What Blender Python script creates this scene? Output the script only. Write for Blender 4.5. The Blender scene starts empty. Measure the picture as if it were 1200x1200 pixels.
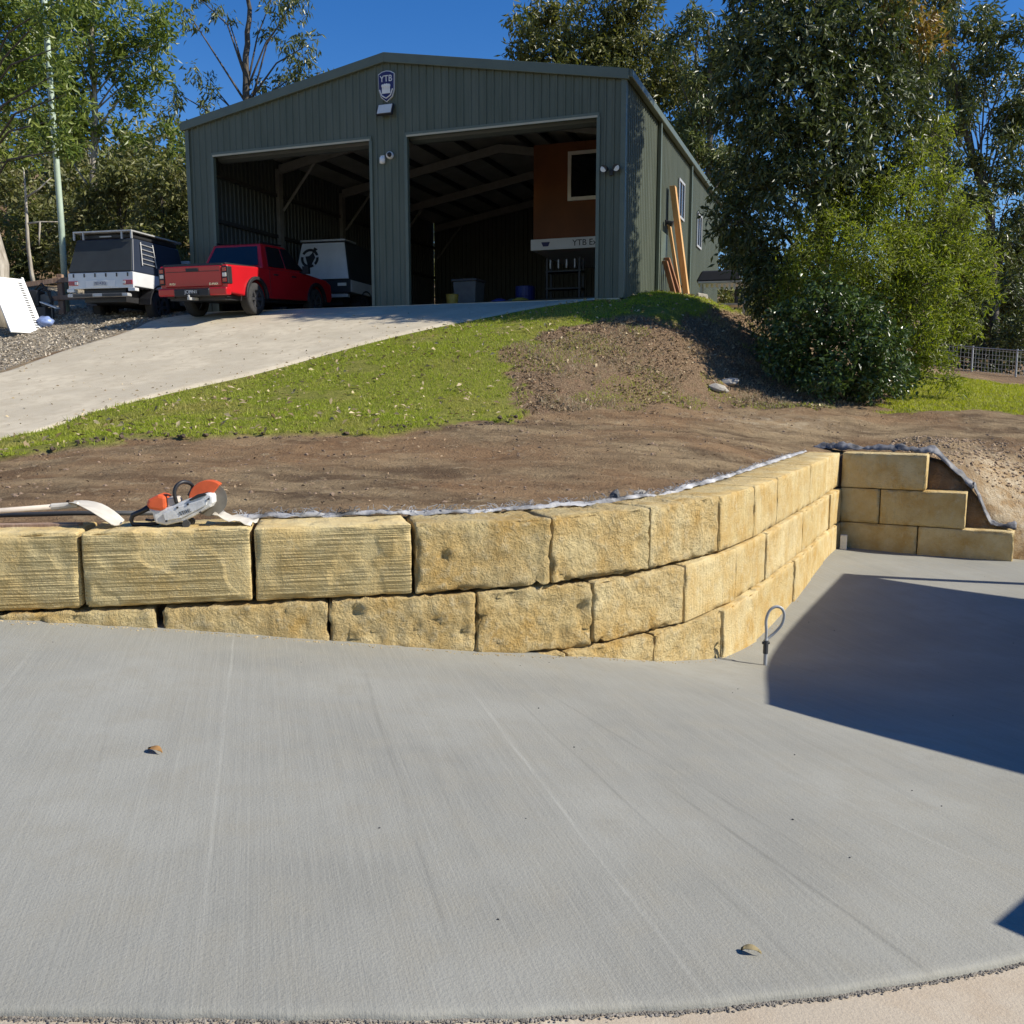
import bpy, bmesh, math, random
import numpy as np
from mathutils import Vector, Matrix, noise as mnoise

# ------------------------------------------------------------------ camera, sky, sun, exposure
S = bpy.context.scene
PITCH = math.radians(7.63); F = 1080.0 / 1200.0
cd = bpy.data.cameras.new('camera'); cam = bpy.data.objects.new('camera', cd)
S.collection.objects.link(cam); S.camera = cam
cam.location = (0, 0, 1.6); cam.rotation_euler = (math.pi / 2 - PITCH, 0, 0)
cd.sensor_fit = 'HORIZONTAL'; cd.sensor_width = 36; cd.lens = 36 * F
cd.clip_start = 0.05; cd.clip_end = 3000

SUN_EL = math.radians(37); SUN_AZ = math.radians(12)           # azimuth: towards +X, a little behind the camera
sdir = Vector((math.cos(SUN_AZ) * math.cos(SUN_EL), -math.sin(SUN_AZ) * math.cos(SUN_EL), math.sin(SUN_EL)))
W = bpy.data.worlds.new('World'); S.world = W; W.use_nodes = True
wn = W.node_tree.nodes; wl = W.node_tree.links
sky = wn.new('ShaderNodeTexSky'); sky.sky_type = 'NISHITA'; sky.sun_disc = False
sky.sun_elevation = SUN_EL; sky.sun_rotation = math.atan2(sdir.x, sdir.y)
sky.altitude = 200; sky.air_density = 1.0; sky.dust_density = 0.0; sky.ozone_density = 3.0
hs = wn.new('ShaderNodeHueSaturation'); hs.inputs['Saturation'].default_value = 1.36; hs.inputs['Hue'].default_value = .512
wl.new(sky.outputs[0], hs.inputs['Color']); wl.new(hs.outputs[0], wn['Background'].inputs[0]); wn['Background'].inputs[1].default_value = 0.10
sl = bpy.data.lights.new('sun', 'SUN'); sl.energy = 5.0; sl.angle = math.radians(0.5); sl.color = (1.0, 0.94, 0.83)
so = bpy.data.objects.new('sun', sl); S.collection.objects.link(so)
so.rotation_euler = (-sdir).to_track_quat('-Z', 'Y').to_euler(); so.location = (30, -8, 30)
S.view_settings.view_transform = 'Standard'; S.view_settings.look = 'None'
S.view_settings.exposure = 0.44; S.view_settings.gamma = 1.0
S.render.engine = 'CYCLES'

COL = S.collection
R = math.radians
random.seed(5); RNG = np.random.default_rng(5)

# ------------------------------------------------------------------ helpers
cp, sp = math.cos(PITCH), math.sin(PITCH)
def un(px, py, Y):
    """photo pixel (1200 px frame) at world depth Y -> world point"""
    a = (px - 600) / 1080.0; b = -(py - 600) / 1080.0
    ry = cp + b * sp; rz = -sp + b * cp
    t = Y / ry
    return (a * t, Y, 1.6 + rz * t)
def unz(px, py, z):
    a = (px - 600) / 1080.0; b = -(py - 600) / 1080.0
    t = (z - 1.6) / (-sp + b * cp)
    return (a * t, (cp + b * sp) * t, z)

class MB:
    def __init__(s): s.v = []; s.f = []
    def add(s, vs, fs):
        n = len(s.v); s.v += [tuple(p) for p in vs]; s.f += [tuple(i + n for i in f) for f in fs]; return s
    def hexa(s, p):
        return s.add(p, [(0, 3, 2, 1), (4, 5, 6, 7), (0, 1, 5, 4), (1, 2, 6, 5), (2, 3, 7, 6), (3, 0, 4, 7)])
    def box(s, x0, x1, y0, y1, z0, z1):
        return s.hexa([(x0, y0, z0), (x1, y0, z0), (x1, y1, z0), (x0, y1, z0), (x0, y0, z1), (x1, y0, z1), (x1, y1, z1), (x0, y1, z1)])
    def tube(s, path, r, n=8, caps=True):
        path = [Vector(p) for p in path]; k = len(path)
        rs = r if isinstance(r, (list, tuple)) else [r] * k
        base = len(s.v); up = Vector((0, 0, 1)); prev = None
        for i, p in enumerate(path):
            d = (path[min(i + 1, k - 1)] - path[max(i - 1, 0)])
            d = d.normalized() if d.length > 1e-9 else Vector((0, 0, 1))
            if prev is None:
                a = d.cross(up if abs(d.z) < .9 else Vector((1, 0, 0))).normalized()
            else:
                a = (prev - d * prev.dot(d)); a = a.normalized() if a.length > 1e-6 else d.orthogonal().normalized()
            prev = a; b = d.cross(a)
            for j in range(n):
                t = 2 * math.pi * j / n
                q = p + (a * math.cos(t) + b * math.sin(t)) * rs[i]; s.v.append(tuple(q))
        for i in range(k - 1):
            for j in range(n):
                a0 = base + i * n + j; a1 = base + i * n + (j + 1) % n
                s.f.append((a0, a1, a1 + n, a0 + n))
        if caps:
            s.f.append(tuple(base + j for j in reversed(range(n)))); s.f.append(tuple(base + (k - 1) * n + j for j in range(n)))
        return s
    def prism(s, poly, axis, a0, a1, a0s=None):
        def P(u, w, a):
            return {'x': (a, u, w), 'y': (u, a, w), 'z': (u, w, a)}[axis]
        n = len(poly); b = len(s.v)
        s.v += [P(u, w, a0) for u, w in poly] + [P(u, w, a1) for u, w in poly]
        s.f += [tuple(b + i for i in range(n)), tuple(b + n + i for i in reversed(range(n)))]
        s.f += [(b + i, b + n + i, b + n + (i + 1) % n, b + (i + 1) % n) for i in range(n)]
        return s
    def lathe(s, prof, c, axis='x', n=24):
        b = len(s.v); k = len(prof)
        for r, h in prof:
            for j in range(n):
                t = 2 * math.pi * j / n; u, w = r * math.cos(t), r * math.sin(t)
                q = {'x': (h, u, w), 'y': (u, h, w), 'z': (u, w, h)}[axis]
                s.v.append((c[0] + q[0], c[1] + q[1], c[2] + q[2]))
        for i in range(k - 1):
            for j in range(n):
                a0 = b + i * n + j; a1 = b + i * n + (j + 1) % n
                s.f.append((a0, a1, a1 + n, a0 + n))
        return s
    def build(s, name, mat, parent=None, bevel=0, smooth=False, seg=2, normals=True):
        me = bpy.data.meshes.new(name); me.from_pydata(s.v, [], s.f); me.update()
        if normals:
            bm = bmesh.new(); bm.from_mesh(me); bmesh.ops.recalc_face_normals(bm, faces=bm.faces); bm.to_mesh(me); bm.free()
        me.materials.append(mat)
        if smooth: me.polygons.foreach_set('use_smooth', [True] * len(me.polygons))
        o = bpy.data.objects.new(name, me); COL.objects.link(o); o.parent = parent
        if bevel:
            m = o.modifiers.new('bevel', 'BEVEL'); m.width = bevel; m.segments = seg; m.limit_method = 'ANGLE'; m.angle_limit = R(40)
            if smooth is None: pass
        return o

def tag(o, label=None, cat=None, group=None, kind=None):
    if label: o['label'] = label
    if cat: o['category'] = cat
    if group: o['group'] = group
    if kind: o['kind'] = kind
    return o
def thing(name, label, cat, loc=(0, 0, 0), rz=0, group=None):
    o = bpy.data.objects.new(name, None); COL.objects.link(o); o.empty_display_size = .1
    o.location = loc; o.rotation_euler = (0, 0, rz)
    return tag(o, label, cat, group)
def copy_tree(o, parent=None):
    c = o.copy(); COL.objects.link(c); c.parent = parent
    for ch in list(o.children):
        copy_tree(ch, c)
    return c
def np_mesh(name, verts, faces, mat, parent=None, smooth=False):
    """verts (N,3), faces (M,k) arrays"""
    me = bpy.data.meshes.new(name); n, (m, k) = len(verts), faces.shape
    me.vertices.add(n); me.vertices.foreach_set('co', np.ascontiguousarray(verts, dtype=np.float32).ravel())
    me.loops.add(m * k); me.loops.foreach_set('vertex_index', np.ascontiguousarray(faces, dtype=np.int32).ravel())
    me.polygons.add(m); me.polygons.foreach_set('loop_start', np.arange(0, m * k, k, dtype=np.int32))
    me.polygons.foreach_set('use_smooth', np.full(m, smooth, dtype=bool))
    me.update(calc_edges=True); me.materials.append(mat)
    o = bpy.data.objects.new(name, me); COL.objects.link(o); o.parent = parent
    return o
def text(name, s, size, mat, parent, loc, rot, ext=.004, align='CENTER'):
    c = bpy.data.curves.new(name, 'FONT'); c.body = s; c.size = size; c.extrude = ext; c.align_x = align; c.align_y = 'CENTER'
    t = bpy.data.objects.new('tmp', c); COL.objects.link(t)
    dg = bpy.context.evaluated_depsgraph_get()
    me = bpy.data.meshes.new_from_object(t.evaluated_get(dg)); bpy.data.objects.remove(t)
    me.name = name; me.materials.clear(); me.materials.append(mat)
    o = bpy.data.objects.new(name, me); COL.objects.link(o); o.parent = parent; o.location = loc; o.rotation_euler = rot
    return o

# value noise on numpy arrays
def _h(ix, iy, sd):
    h = (ix.astype(np.int64) * 374761393 + iy.astype(np.int64) * 668265263 + sd * 974711) & 0x7fffffff
    h = ((h ^ (h >> 13)) * 1274126177) & 0x7fffffff
    return ((h ^ (h >> 16)) & 0xffff) / 65535.0
def vn(x, y, sd=0):
    x = np.asarray(x, float); y = np.asarray(y, float)
    ix, iy = np.floor(x), np.floor(y); fx, fy = x - ix, y - iy
    fx = fx * fx * (3 - 2 * fx); fy = fy * fy * (3 - 2 * fy)
    a = _h(ix, iy, sd); b = _h(ix + 1, iy, sd); c = _h(ix, iy + 1, sd); d = _h(ix + 1, iy + 1, sd)
    return (a + (b - a) * fx) * (1 - fy) + (c + (d - c) * fx) * fy
def fbm(x, y, sd=0, o=4):
    r = 0; a = .5
    for i in range(o):
        r = r + a * (vn(x * 2 ** i, y * 2 ** i, sd + i) - .5); a *= .5
    return r
def sstep(a, b, x):
    t = np.clip((x - a) / (b - a), 0, 1); return t * t * (3 - 2 * t)
class TPS:
    def __init__(s, pts, lam=1e-3):
        P = np.array(pts, float); s.p = P[:, :2]; n = len(P)
        K = s.k(s.p, s.p) + lam * np.eye(n); A = np.hstack([np.ones((n, 1)), s.p])
        M = np.block([[K, A], [A.T, np.zeros((3, 3))]])
        w = np.linalg.solve(M, np.concatenate([P[:, 2], np.zeros(3)])); s.w = w[:n]; s.a = w[n:]
    def k(s, a, b):
        d2 = ((a[:, None, :] - b[None]) ** 2).sum(-1); return .5 * d2 * np.log(d2 + 1e-9)
    def __call__(s, x, y):
        x = np.asarray(x, float); sh = x.shape; q = np.stack([x.ravel(), np.asarray(y, float).ravel()], 1); out = np.empty(len(q))
        for i in range(0, len(q), 20000):
            c = q[i:i + 20000]; out[i:i + 20000] = s.k(c, s.p) @ s.w + s.a[0] + c @ s.a[1:]
        return out.reshape(sh)
def in_poly(x, y, poly):
    r = np.zeros(np.shape(x), bool); n = len(poly)
    for i in range(n):
        x0, y0 = poly[i][:2]; x1, y1 = poly[(i + 1) % n][:2]
        if y0 == y1: continue
        r ^= ((y0 > y) != (y1 > y)) & (x < (x1 - x0) * (y - y0) / (y1 - y0) + x0)
    return r
def poly_dist(x, y, pl):
    """unsigned distance and signed side (positive = left of travel) to polyline"""
    best = np.full(np.shape(x), 1e9); sign = np.ones(np.shape(x))
    for (x0, y0), (x1, y1) in zip(pl[:-1], pl[1:]):
        dx, dy = x1 - x0, y1 - y0; t = np.clip(((x - x0) * dx + (y - y0) * dy) / (dx * dx + dy * dy), 0, 1)
        d = np.hypot(x - x0 - t * dx, y - y0 - t * dy); c = dx * (y - y0) - dy * (x - x0)
        m = d < best - 1e-9; tie = np.abs(d - best) <= 1e-9; sign = np.where(m, np.sign(c), np.where(tie, np.maximum(sign, np.sign(c)), sign)); best = np.where(m, d, best)
    return best * sign

def curve(pts, n=6):
    P = [Vector(p) for p in pts]; P = [P[0] * 2 - P[1]] + P + [P[-1] * 2 - P[-2]]; out = []
    for i in range(1, len(P) - 2):
        for k in range(n):
            t = k / n; a, b, c, d = P[i - 1], P[i], P[i + 1], P[i + 2]
            out.append(.5 * ((2 * b) + (c - a) * t + (2 * a - 5 * b + 4 * c - d) * t * t + (3 * b - a - 3 * c + d) * t ** 3))
    return out + [P[-2]]
# ------------------------------------------------------------------ materials
def nodes(name):
    m = bpy.data.materials.new(name); m.use_nodes = True
    return m, m.node_tree.nodes, m.node_tree.links, m.node_tree.nodes['Principled BSDF']
def N(nt, t, **kw):
    n = nt.new(t)
    for k, v in kw.items():
        if k.startswith('i_'):
            key = k[2:]; n.inputs[int(key) if key.isdigit() else key].default_value = v
        else: setattr(n, k, v)
    return n
def mixc(nt, L, fac, a, b, blend='MIX'):
    n = nt.new('ShaderNodeMix'); n.data_type = 'RGBA'; n.blend_type = blend
    for sock, v in ((0, fac), (6, a), (7, b)):
        if hasattr(v, 'type') and hasattr(v, 'node'): L.new(v, n.inputs[sock])
        else: n.inputs[sock].default_value = v if sock == 0 else (*v, 1) if len(v) == 3 else v
    return n.outputs[2]
def mth(nt, L, op, a, b=None, clamp=False):
    n = nt.new('ShaderNodeMath'); n.operation = op; n.use_clamp = clamp
    for i, v in ((0, a), (1, b)):
        if v is None: continue
        if hasattr(v, 'node'): L.new(v, n.inputs[i])
        else: n.inputs[i].default_value = v
    return n.outputs[0]
def noise_out(nt, L, vec, scale, detail=4, rough=.55):
    n = N(nt, 'ShaderNodeTexNoise', i_Scale=scale, i_Detail=detail, i_Roughness=rough)
    if vec is not None: L.new(vec, n.inputs['Vector'])
    return n.outputs[0]
def ramp(nt, L, fac, a, b):
    n = nt.new('ShaderNodeMapRange'); n.inputs[1].default_value = a; n.inputs[2].default_value = b; n.clamp = True
    L.new(fac, n.inputs[0]); return n.outputs[0]
def bump(nt, L, P, h, strength=.4, dist=.01):
    b = N(nt, 'ShaderNodeBump', i_Strength=strength, i_Distance=dist); L.new(h, b.inputs['Height']); L.new(b.outputs[0], P.inputs['Normal']); return b
def plain(name, col, rough=.6, metal=0, var=.15, scale=6, bmp=0, bscale=60, spec=.5, coat=0):
    m, nt, L, P = nodes(name)
    P.inputs['Roughness'].default_value = rough; P.inputs['Metallic'].default_value = metal; P.inputs['Specular IOR Level'].default_value = spec
    if coat: P.inputs['Coat Weight'].default_value = coat; P.inputs['Coat Roughness'].default_value = .08
    tc = nt.new('ShaderNodeTexCoord').outputs['Object']
    c = noise_out(nt, L, tc, scale, 5)
    L.new(mixc(nt, L, ramp(nt, L, c, .3, .7), [x * (1 - var) for x in col], [min(1, x * (1 + var)) for x in col]), P.inputs['Base Color'])
    if bmp: bump(nt, L, P, noise_out(nt, L, tc, bscale, 4), bmp, .01)
    return m

def sandstone(name, mode):
    m, nt, L, P = nodes(name); P.inputs['Roughness'].default_value = .92; P.inputs['Specular IOR Level'].default_value = .15
    tc = nt.new('ShaderNodeTexCoord').outputs['Object']; oi = nt.new('ShaderNodeObjectInfo').outputs['Random']
    big = noise_out(nt, L, tc, 3.5, 5, .6); fine = noise_out(nt, L, tc, 60, 4, .7); med = noise_out(nt, L, tc, 13, 5, .65)
    tint = mixc(nt, L, oi, (.49, .395, .215), (.57, .475, .285))
    c = mixc(nt, L, ramp(nt, L, big, .35, .68), tint, (.43, .285, .105))
    c = mixc(nt, L, ramp(nt, L, med, .52, .75), c, (.50, .425, .28))
    c = mixc(nt, L, ramp(nt, L, fine, .58, .8), c, (.30, .215, .11))
    c = mixc(nt, L, mth(nt, L, 'MULTIPLY', ramp(nt, L, noise_out(nt, L, tc, 1.9, 6, .7), .52, .66), .35), c, (.42, .36, .23))
    if mode == 'smooth': c = mixc(nt, L, 1.0, c, (1.14, 1.12, 1.02), 'MULTIPLY')
    if mode == 'rough': c = mixc(nt, L, 1.0, c, (1.16, 1.14, 1.04), 'MULTIPLY')  # rough and sawn stone brightened in colour to make up for grazing sun
    if mode == 'sawn': c = mixc(nt, L, .35, c, (.50, .41, .23)); c = mixc(nt, L, 1.0, c, (1.18, 1.15, 1.02), 'MULTIPLY')
    L.new(c, P.inputs['Base Color'])
    if mode == 'sawn':
        mp = N(nt, 'ShaderNodeMapping'); mp.inputs['Scale'].default_value = (1.5, 1.5, 75); L.new(tc, mp.inputs[0])
        ln = noise_out(nt, L, mp.outputs[0], 1.0, 2, .5)
        mp2 = N(nt, 'ShaderNodeMapping'); mp2.inputs['Scale'].default_value = (6, 6, 260); L.new(tc, mp2.inputs[0])
        ln2 = noise_out(nt, L, mp2.outputs[0], 1.0, 2, .5)
        wv = N(nt, 'ShaderNodeTexWave', i_Scale=17.0, i_Distortion=1.6, i_Detail=3.0); wv.inputs['Detail Scale'].default_value = 1.4; wv.bands_direction = 'Z'; wv.wave_profile = 'SAW'; L.new(tc, wv.inputs[0])
        h = mth(nt, L, 'ADD', mth(nt, L, 'MULTIPLY', wv.outputs[1], .9), mth(nt, L, 'MULTIPLY', ln, 1.6))
        patch = ramp(nt, L, noise_out(nt, L, tc, 2.6, 2), .50, .56)      # places where a saw left the face smooth
        h = mth(nt, L, 'MULTIPLY', h, mth(nt, L, 'SUBTRACT', 1.0, mth(nt, L, 'MULTIPLY', patch, .65)))
        h = mth(nt, L, 'ADD', h, mth(nt, L, 'MULTIPLY', fine, .7))
        bump(nt, L, P, h, 1.0, .012)
    elif mode == 'rough':
        h = mth(nt, L, 'ADD', mth(nt, L, 'MULTIPLY', noise_out(nt, L, tc, 6.5, 10, .68), 4.5), mth(nt, L, 'MULTIPLY', fine, .6)); bump(nt, L, P, h, 1.0, .022)
    else:
        mp = N(nt, 'ShaderNodeMapping'); mp.inputs['Scale'].default_value = (30, 30, 1.6); L.new(tc, mp.inputs[0])
        tool = noise_out(nt, L, mp.outputs[0], 1.0, 3, .6)
        h = mth(nt, L, 'ADD', mth(nt, L, 'ADD', mth(nt, L, 'MULTIPLY', noise_out(nt, L, tc, 7, 8, .68), 2.0), mth(nt, L, 'MULTIPLY', tool, .9)), mth(nt, L, 'MULTIPLY', fine, .9)); bump(nt, L, P, h, 1.0, .014)
    return m

def concrete(name, base, warm, ang, streak=1.0, lines=()):
    m, nt, L, P = nodes(name); P.inputs['Roughness'].default_value = .85; P.inputs['Specular IOR Level'].default_value = .25
    tc = nt.new('ShaderNodeTexCoord').outputs['Object']
    rot = N(nt, 'ShaderNodeMapping'); rot.inputs['Rotation'].default_value = (0, 0, -ang); L.new(tc, rot.inputs[0])
    def st(sx, sy, sc, d=3):
        k = N(nt, 'ShaderNodeMapping'); k.inputs['Scale'].default_value = (sx, sy, .01); L.new(rot.outputs[0], k.inputs[0]); return noise_out(nt, L, k.outputs[0], sc, d, .6)
    broad = noise_out(nt, L, tc, .8, 4); mid = noise_out(nt, L, tc, 5, 4); fine = noise_out(nt, L, tc, 90, 3, .7)
    s1 = st(1.3, .06, 1.0, 3); s2 = st(40, .35, 1.0, 3); s3 = st(7, .15, 1.0, 4); s4 = st(150, 2.5, 1, 2)
    c = mixc(nt, L, ramp(nt, L, broad, .40, .64), [x * .95 for x in base], [x * 1.20 for x in base])
    c = mixc(nt, L, ramp(nt, L, mid, .45, .75), c, warm)
    c = mixc(nt, L, mth(nt, L, 'MULTIPLY', ramp(nt, L, s2, .42, .68), .20 * streak), c, [x * 1.42 for x in base])
    c = mixc(nt, L, mth(nt, L, 'MULTIPLY', ramp(nt, L, s4, .48, .66), .34 * streak), c, [x * 1.3 for x in base])
    c = mixc(nt, L, mth(nt, L, 'MULTIPLY', ramp(nt, L, s3, .6, .74), .22 * streak), c, [x * 1.38 for x in base])
    c = mixc(nt, L, mth(nt, L, 'MULTIPLY', ramp(nt, L, s3, .42, .32), .14 * streak), c, [x * .72 for x in base])
    c = mixc(nt, L, mth(nt, L, 'MULTIPLY', ramp(nt, L, s1, .66, .69), .35 * streak), c, [x * 1.32 for x in base])
    wob = mth(nt, L, 'MULTIPLY', mth(nt, L, 'SUBTRACT', noise_out(nt, L, tc, .9, 2), .5), .055)
    brk = ramp(nt, L, noise_out(nt, L, tc, 2.3, 5, .7), .30, .62)
    for (x0, y0), (x1, y1), wd, kk, st_k in lines:              # ridges and furrows left by the broom
        dx, dy = x1 - x0, y1 - y0; ln = math.hypot(dx, dy); nx_, ny_ = -dy / ln, dx / ln
        dp = nt.new('ShaderNodeVectorMath'); dp.operation = 'DOT_PRODUCT'; L.new(tc, dp.inputs[0]); dp.inputs[1].default_value = (nx_, ny_, 0)
        d = mth(nt, L, 'ABSOLUTE', mth(nt, L, 'ADD', mth(nt, L, 'SUBTRACT', dp.outputs['Value'], nx_ * x0 + ny_ * y0), wob))
        dq = nt.new('ShaderNodeVectorMath'); dq.operation = 'DOT_PRODUCT'; L.new(tc, dq.inputs[0]); dq.inputs[1].default_value = (dx / ln, dy / ln, 0)
        al = mth(nt, L, 'ABSOLUTE', mth(nt, L, 'SUBTRACT', dq.outputs['Value'], (dx * (x0 + x1) + dy * (y0 + y1)) / 2 / ln))
        fade = ramp(nt, L, al, ln * .60, ln * .38)
        c = mixc(nt, L, mth(nt, L, 'MULTIPLY', mth(nt, L, 'MULTIPLY', mth(nt, L, 'MULTIPLY', ramp(nt, L, d, wd * .65, wd * .1), brk), fade), st_k * .72), c, [x * kk for x in base])
    c = mixc(nt, L, mth(nt, L, 'MULTIPLY', ramp(nt, L, noise_out(nt, L, tc, 160, 2, .6), .52, .7), .30), c, [x * 1.35 for x in base])
    c = mixc(nt, L, mth(nt, L, 'MULTIPLY', ramp(nt, L, fine, .5, .8), .35), c, [x * .68 for x in base])
    c = mixc(nt, L, mth(nt, L, 'MULTIPLY', ramp(nt, L, noise_out(nt, L, tc, 1.7, 6, .7), .62, .72), .3), c, [x * .8 for x in warm])
    L.new(c, P.inputs['Base Color'])
    h = mth(nt, L, 'ADD', mth(nt, L, 'ADD', mth(nt, L, 'MULTIPLY', s2, .35 * streak), mth(nt, L, 'MULTIPLY', s4, .5 * streak)), mth(nt, L, 'MULTIPLY', fine, 1.6)); bump(nt, L, P, h, .4, .005)
    return m

def ground_mat():
    m, nt, L, P = nodes('ground'); P.inputs['Roughness'].default_value = .95; P.inputs['Specular IOR Level'].default_value = .1
    tc = nt.new('ShaderNodeTexCoord').outputs['Object']
    at = N(nt, 'ShaderNodeAttribute', attribute_name='zone'); sep = nt.new('ShaderNodeSeparateColor'); L.new(at.outputs['Color'], sep.inputs[0])
    gr, gv, mu = sep.outputs[0], sep.outputs[1], sep.outputs[2]; cl = at.outputs['Alpha']
    mp = N(nt, 'ShaderNodeMapping'); mp.inputs['Rotation'].default_value = (0, 0, R(-16)); mp.inputs['Scale'].default_value = (.8, 1.7, 1); L.new(tc, mp.inputs[0])
    st = noise_out(nt, L, mp.outputs[0], 1.2, 6, .65); big = noise_out(nt, L, tc, .6, 4); med = noise_out(nt, L, tc, 6, 6, .7); fine = noise_out(nt, L, tc, 32, 5, .75)
    dirt = mixc(nt, L, ramp(nt, L, st, .38, .64), (.130, .088, .052), (.35, .258, .148))
    dirt = mixc(nt, L, mth(nt, L, 'MULTIPLY', ramp(nt, L, big, .42, .62), .6), dirt, (.265, .155, .080))
    dirt = mixc(nt, L, ramp(nt, L, med, .56, .72), dirt, (.37, .285, .175))
    dirt = mixc(nt, L, ramp(nt, L, fine, .58, .74), dirt, (.13, .094, .066))
    clay = mixc(nt, L, ramp(nt, L, med, .4, .65), (.40, .27, .14), (.62, .52, .36))
    c = mixc(nt, L, cl, dirt, clay)
    mul = mixc(nt, L, ramp(nt, L, fine, .42, .62), (.14, .090, .052), (.31, .22, .135))
    mul = mixc(nt, L, ramp(nt, L, med, .55, .7), mul, (.22, .13, .08))
    c = mixc(nt, L, mu, c, mul)
    gra = mixc(nt, L, ramp(nt, L, fine, .4, .62), (.22, .185, .13), (.45, .39, .30))
    c = mixc(nt, L, gv, c, gra)
    gra2 = mixc(nt, L, ramp(nt, L, med, .35, .65), (.15, .165, .03), (.26, .25, .06))
    c = mixc(nt, L, gr, c, gra2)
    L.new(c, P.inputs['Base Color'])
    h = mth(nt, L, 'ADD', mth(nt, L, 'MULTIPLY', med, 1.6), fine); bump(nt, L, P, h, .9, .045)
    return m

def leafmat(name, c1, c2, rough=.45, trans=.25, c3=None):
    m, nt, L, P = nodes(name)
    P.inputs['Roughness'].default_value = rough; P.inputs['Specular IOR Level'].default_value = .5
    rnd = nt.new('ShaderNodeNewGeometry').outputs['Random Per Island']
    c = mixc(nt, L, rnd, c1, c2)
    if c3:
        tc = nt.new('ShaderNodeTexCoord').outputs['Object']
        c = mixc(nt, L, ramp(nt, L, noise_out(nt, L, tc, .7, 3), .5, .68), c, c3)
    L.new(c, P.inputs['Base Color'])
    out = nt['Material Output']; tr = nt.new('ShaderNodeBsdfTranslucent')
    L.new(mixc(nt, L, 1.0, c, (1.15, 1.25, .6), 'MULTIPLY'), tr.inputs[0])
    mx = nt.new('ShaderNodeMixShader'); mx.inputs[0].default_value = trans
    L.new(P.outputs[0], mx.inputs[1]); L.new(tr.outputs[0], mx.inputs[2]); L.new(mx.outputs[0], out.inputs[0])
    return m
def barkmat(name, a, b, sc=3):
    m, nt, L, P = nodes(name); P.inputs['Roughness'].default_value = .9
    tc = nt.new('ShaderNodeTexCoord').outputs['Object']
    mp = N(nt, 'ShaderNodeMapping'); mp.inputs['Scale'].default_value = (3, 3, .5); L.new(tc, mp.inputs[0])
    n = noise_out(nt, L, mp.outputs[0], sc, 6, .65)
    L.new(mixc(nt, L, ramp(nt, L, n, .38, .62), a, b), P.inputs['Base Color']); bump(nt, L, P, n, .7, .03)
    return m

M = {}
M['stone_sawn'] = sandstone('sandstone_sawn', 'sawn'); M['stone_rough'] = sandstone('sandstone_rough', 'rough'); M['stone_smooth'] = sandstone('sandstone_smooth', 'smooth')
M['slab'] = concrete('new_concrete', (.250, .246, .214), (.268, .256, .212), R(15.5), 1.0,
    [(unz(*a, -.05)[:2], unz(*b, -.05)[:2], w, kk, k) for a, b, w, kk, k in [((276, 735), (244, 1085), .018, 1.5, .95), ((60, 780), (-60, 940), .024, 1.4, .8), ((545, 790), (810, 1150), .018, 1.5, .95), ((790, 910), (1110, 1135), .024, .68, .9),
     ((600, 800), (900, 1090), .016, .74, .7), ((640, 790), (1010, 1010), .022, .74, .75), ((900, 860), (1190, 985), .018, 1.35, .8), ((425, 785), (540, 1170), .022, .74, .7), ((435, 790), (560, 1170), .010, 1.25, .6), ((150, 800), (70, 1150), .012, .84, .4), ((362, 800), (372, 1170), .010, 1.2, .4), ((-40, 1078), (420, 1086), .012, 1.18, .45)]])
M['old_conc'] = concrete('old_concrete', (.42, .36, .275), (.38, .30, .21), R(60), .3)
M['drive'] = concrete('driveway_concrete', (.49, .43, .32), (.43, .365, .26), R(-50), .35)
M['ground'] = ground_mat()
M['clad'] = barkmat('green_grey_steel', (.090, .106, .078), (.112, .128, .098), .8); M['clad'].node_tree.nodes['Principled BSDF'].inputs['Specular IOR Level'].default_value = .25; M['clad'].node_tree.nodes['Principled BSDF'].inputs['Roughness'].default_value = .42; M['clad'].node_tree.nodes['Bump'].inputs['Strength'].default_value = .08
M['clad_in'] = plain('steel_inside', (.060, .068, .066), .5, 0, .08, 2)  # darkened copy of the cladding so the interior looks shaded
M['trim'] = plain('green_grey_trim', (.10, .12, .088), .4, 0, .08, 3)
M['trim_pale'] = plain('pale_trim', (.40, .37, .27), .5, 0, .08, 3)
M['foil'] = plain('roof_lining', (.36, .36, .34), .5, 0, .15, 1.5)
M['frame_steel'] = plain('shed_frame_steel', (.20, .20, .195), .5, 0, .15, 5)  # darker than the galvanised steel, interior shade put into the colour
M['galv'] = plain('galvanised_steel', (.45, .45, .44), .45, .3, .12, 6)
M['dark_steel'] = plain('dark_steel', (.05, .05, .05), .55, 0, .2, 4)
M['black'] = plain('black_plastic', (.018, .018, .02), .5, 0, .2, 8)
M['rubber'] = plain('rubber', (.03, .029, .028), .85, 0, .25, 12, .3, 80)
M['glass'] = plain('dark_glass', (.012, .014, .016), .06, 0, .1, 2, spec=.8)
M['white'] = plain('white_paint', (.72, .72, .70), .45, 0, .06, 3)
M['white_met'] = plain('white_enamel', (.62, .63, .63), .3, 0, .07, 3, coat=.4)
M['red'] = plain('red_car_paint', (.46, .010, .016), .3, 0, .05, 2, coat=.25)
M['canvas'] = plain('dark_canvas', (.030, .036, .038), .8, 0, .15, 3, .2, 120)
M['blue_black'] = plain('blue_black_panel', (.022, .03, .05), .35, 0, .1, 2)
M['chrome'] = plain('chrome', (.7, .7, .7), .15, 1, .05, 3)
M['alloy'] = plain('alloy_wheel', (.16, .16, .165), .3, .7, .1, 6)
M['tail_red'] = plain('tail_lamp_red', (.35, .01, .012), .2, 0, .05, 6, coat=.6)
M['lamp_clear'] = plain('lamp_clear', (.7, .68, .62), .2, 0, .05, 6)
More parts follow.
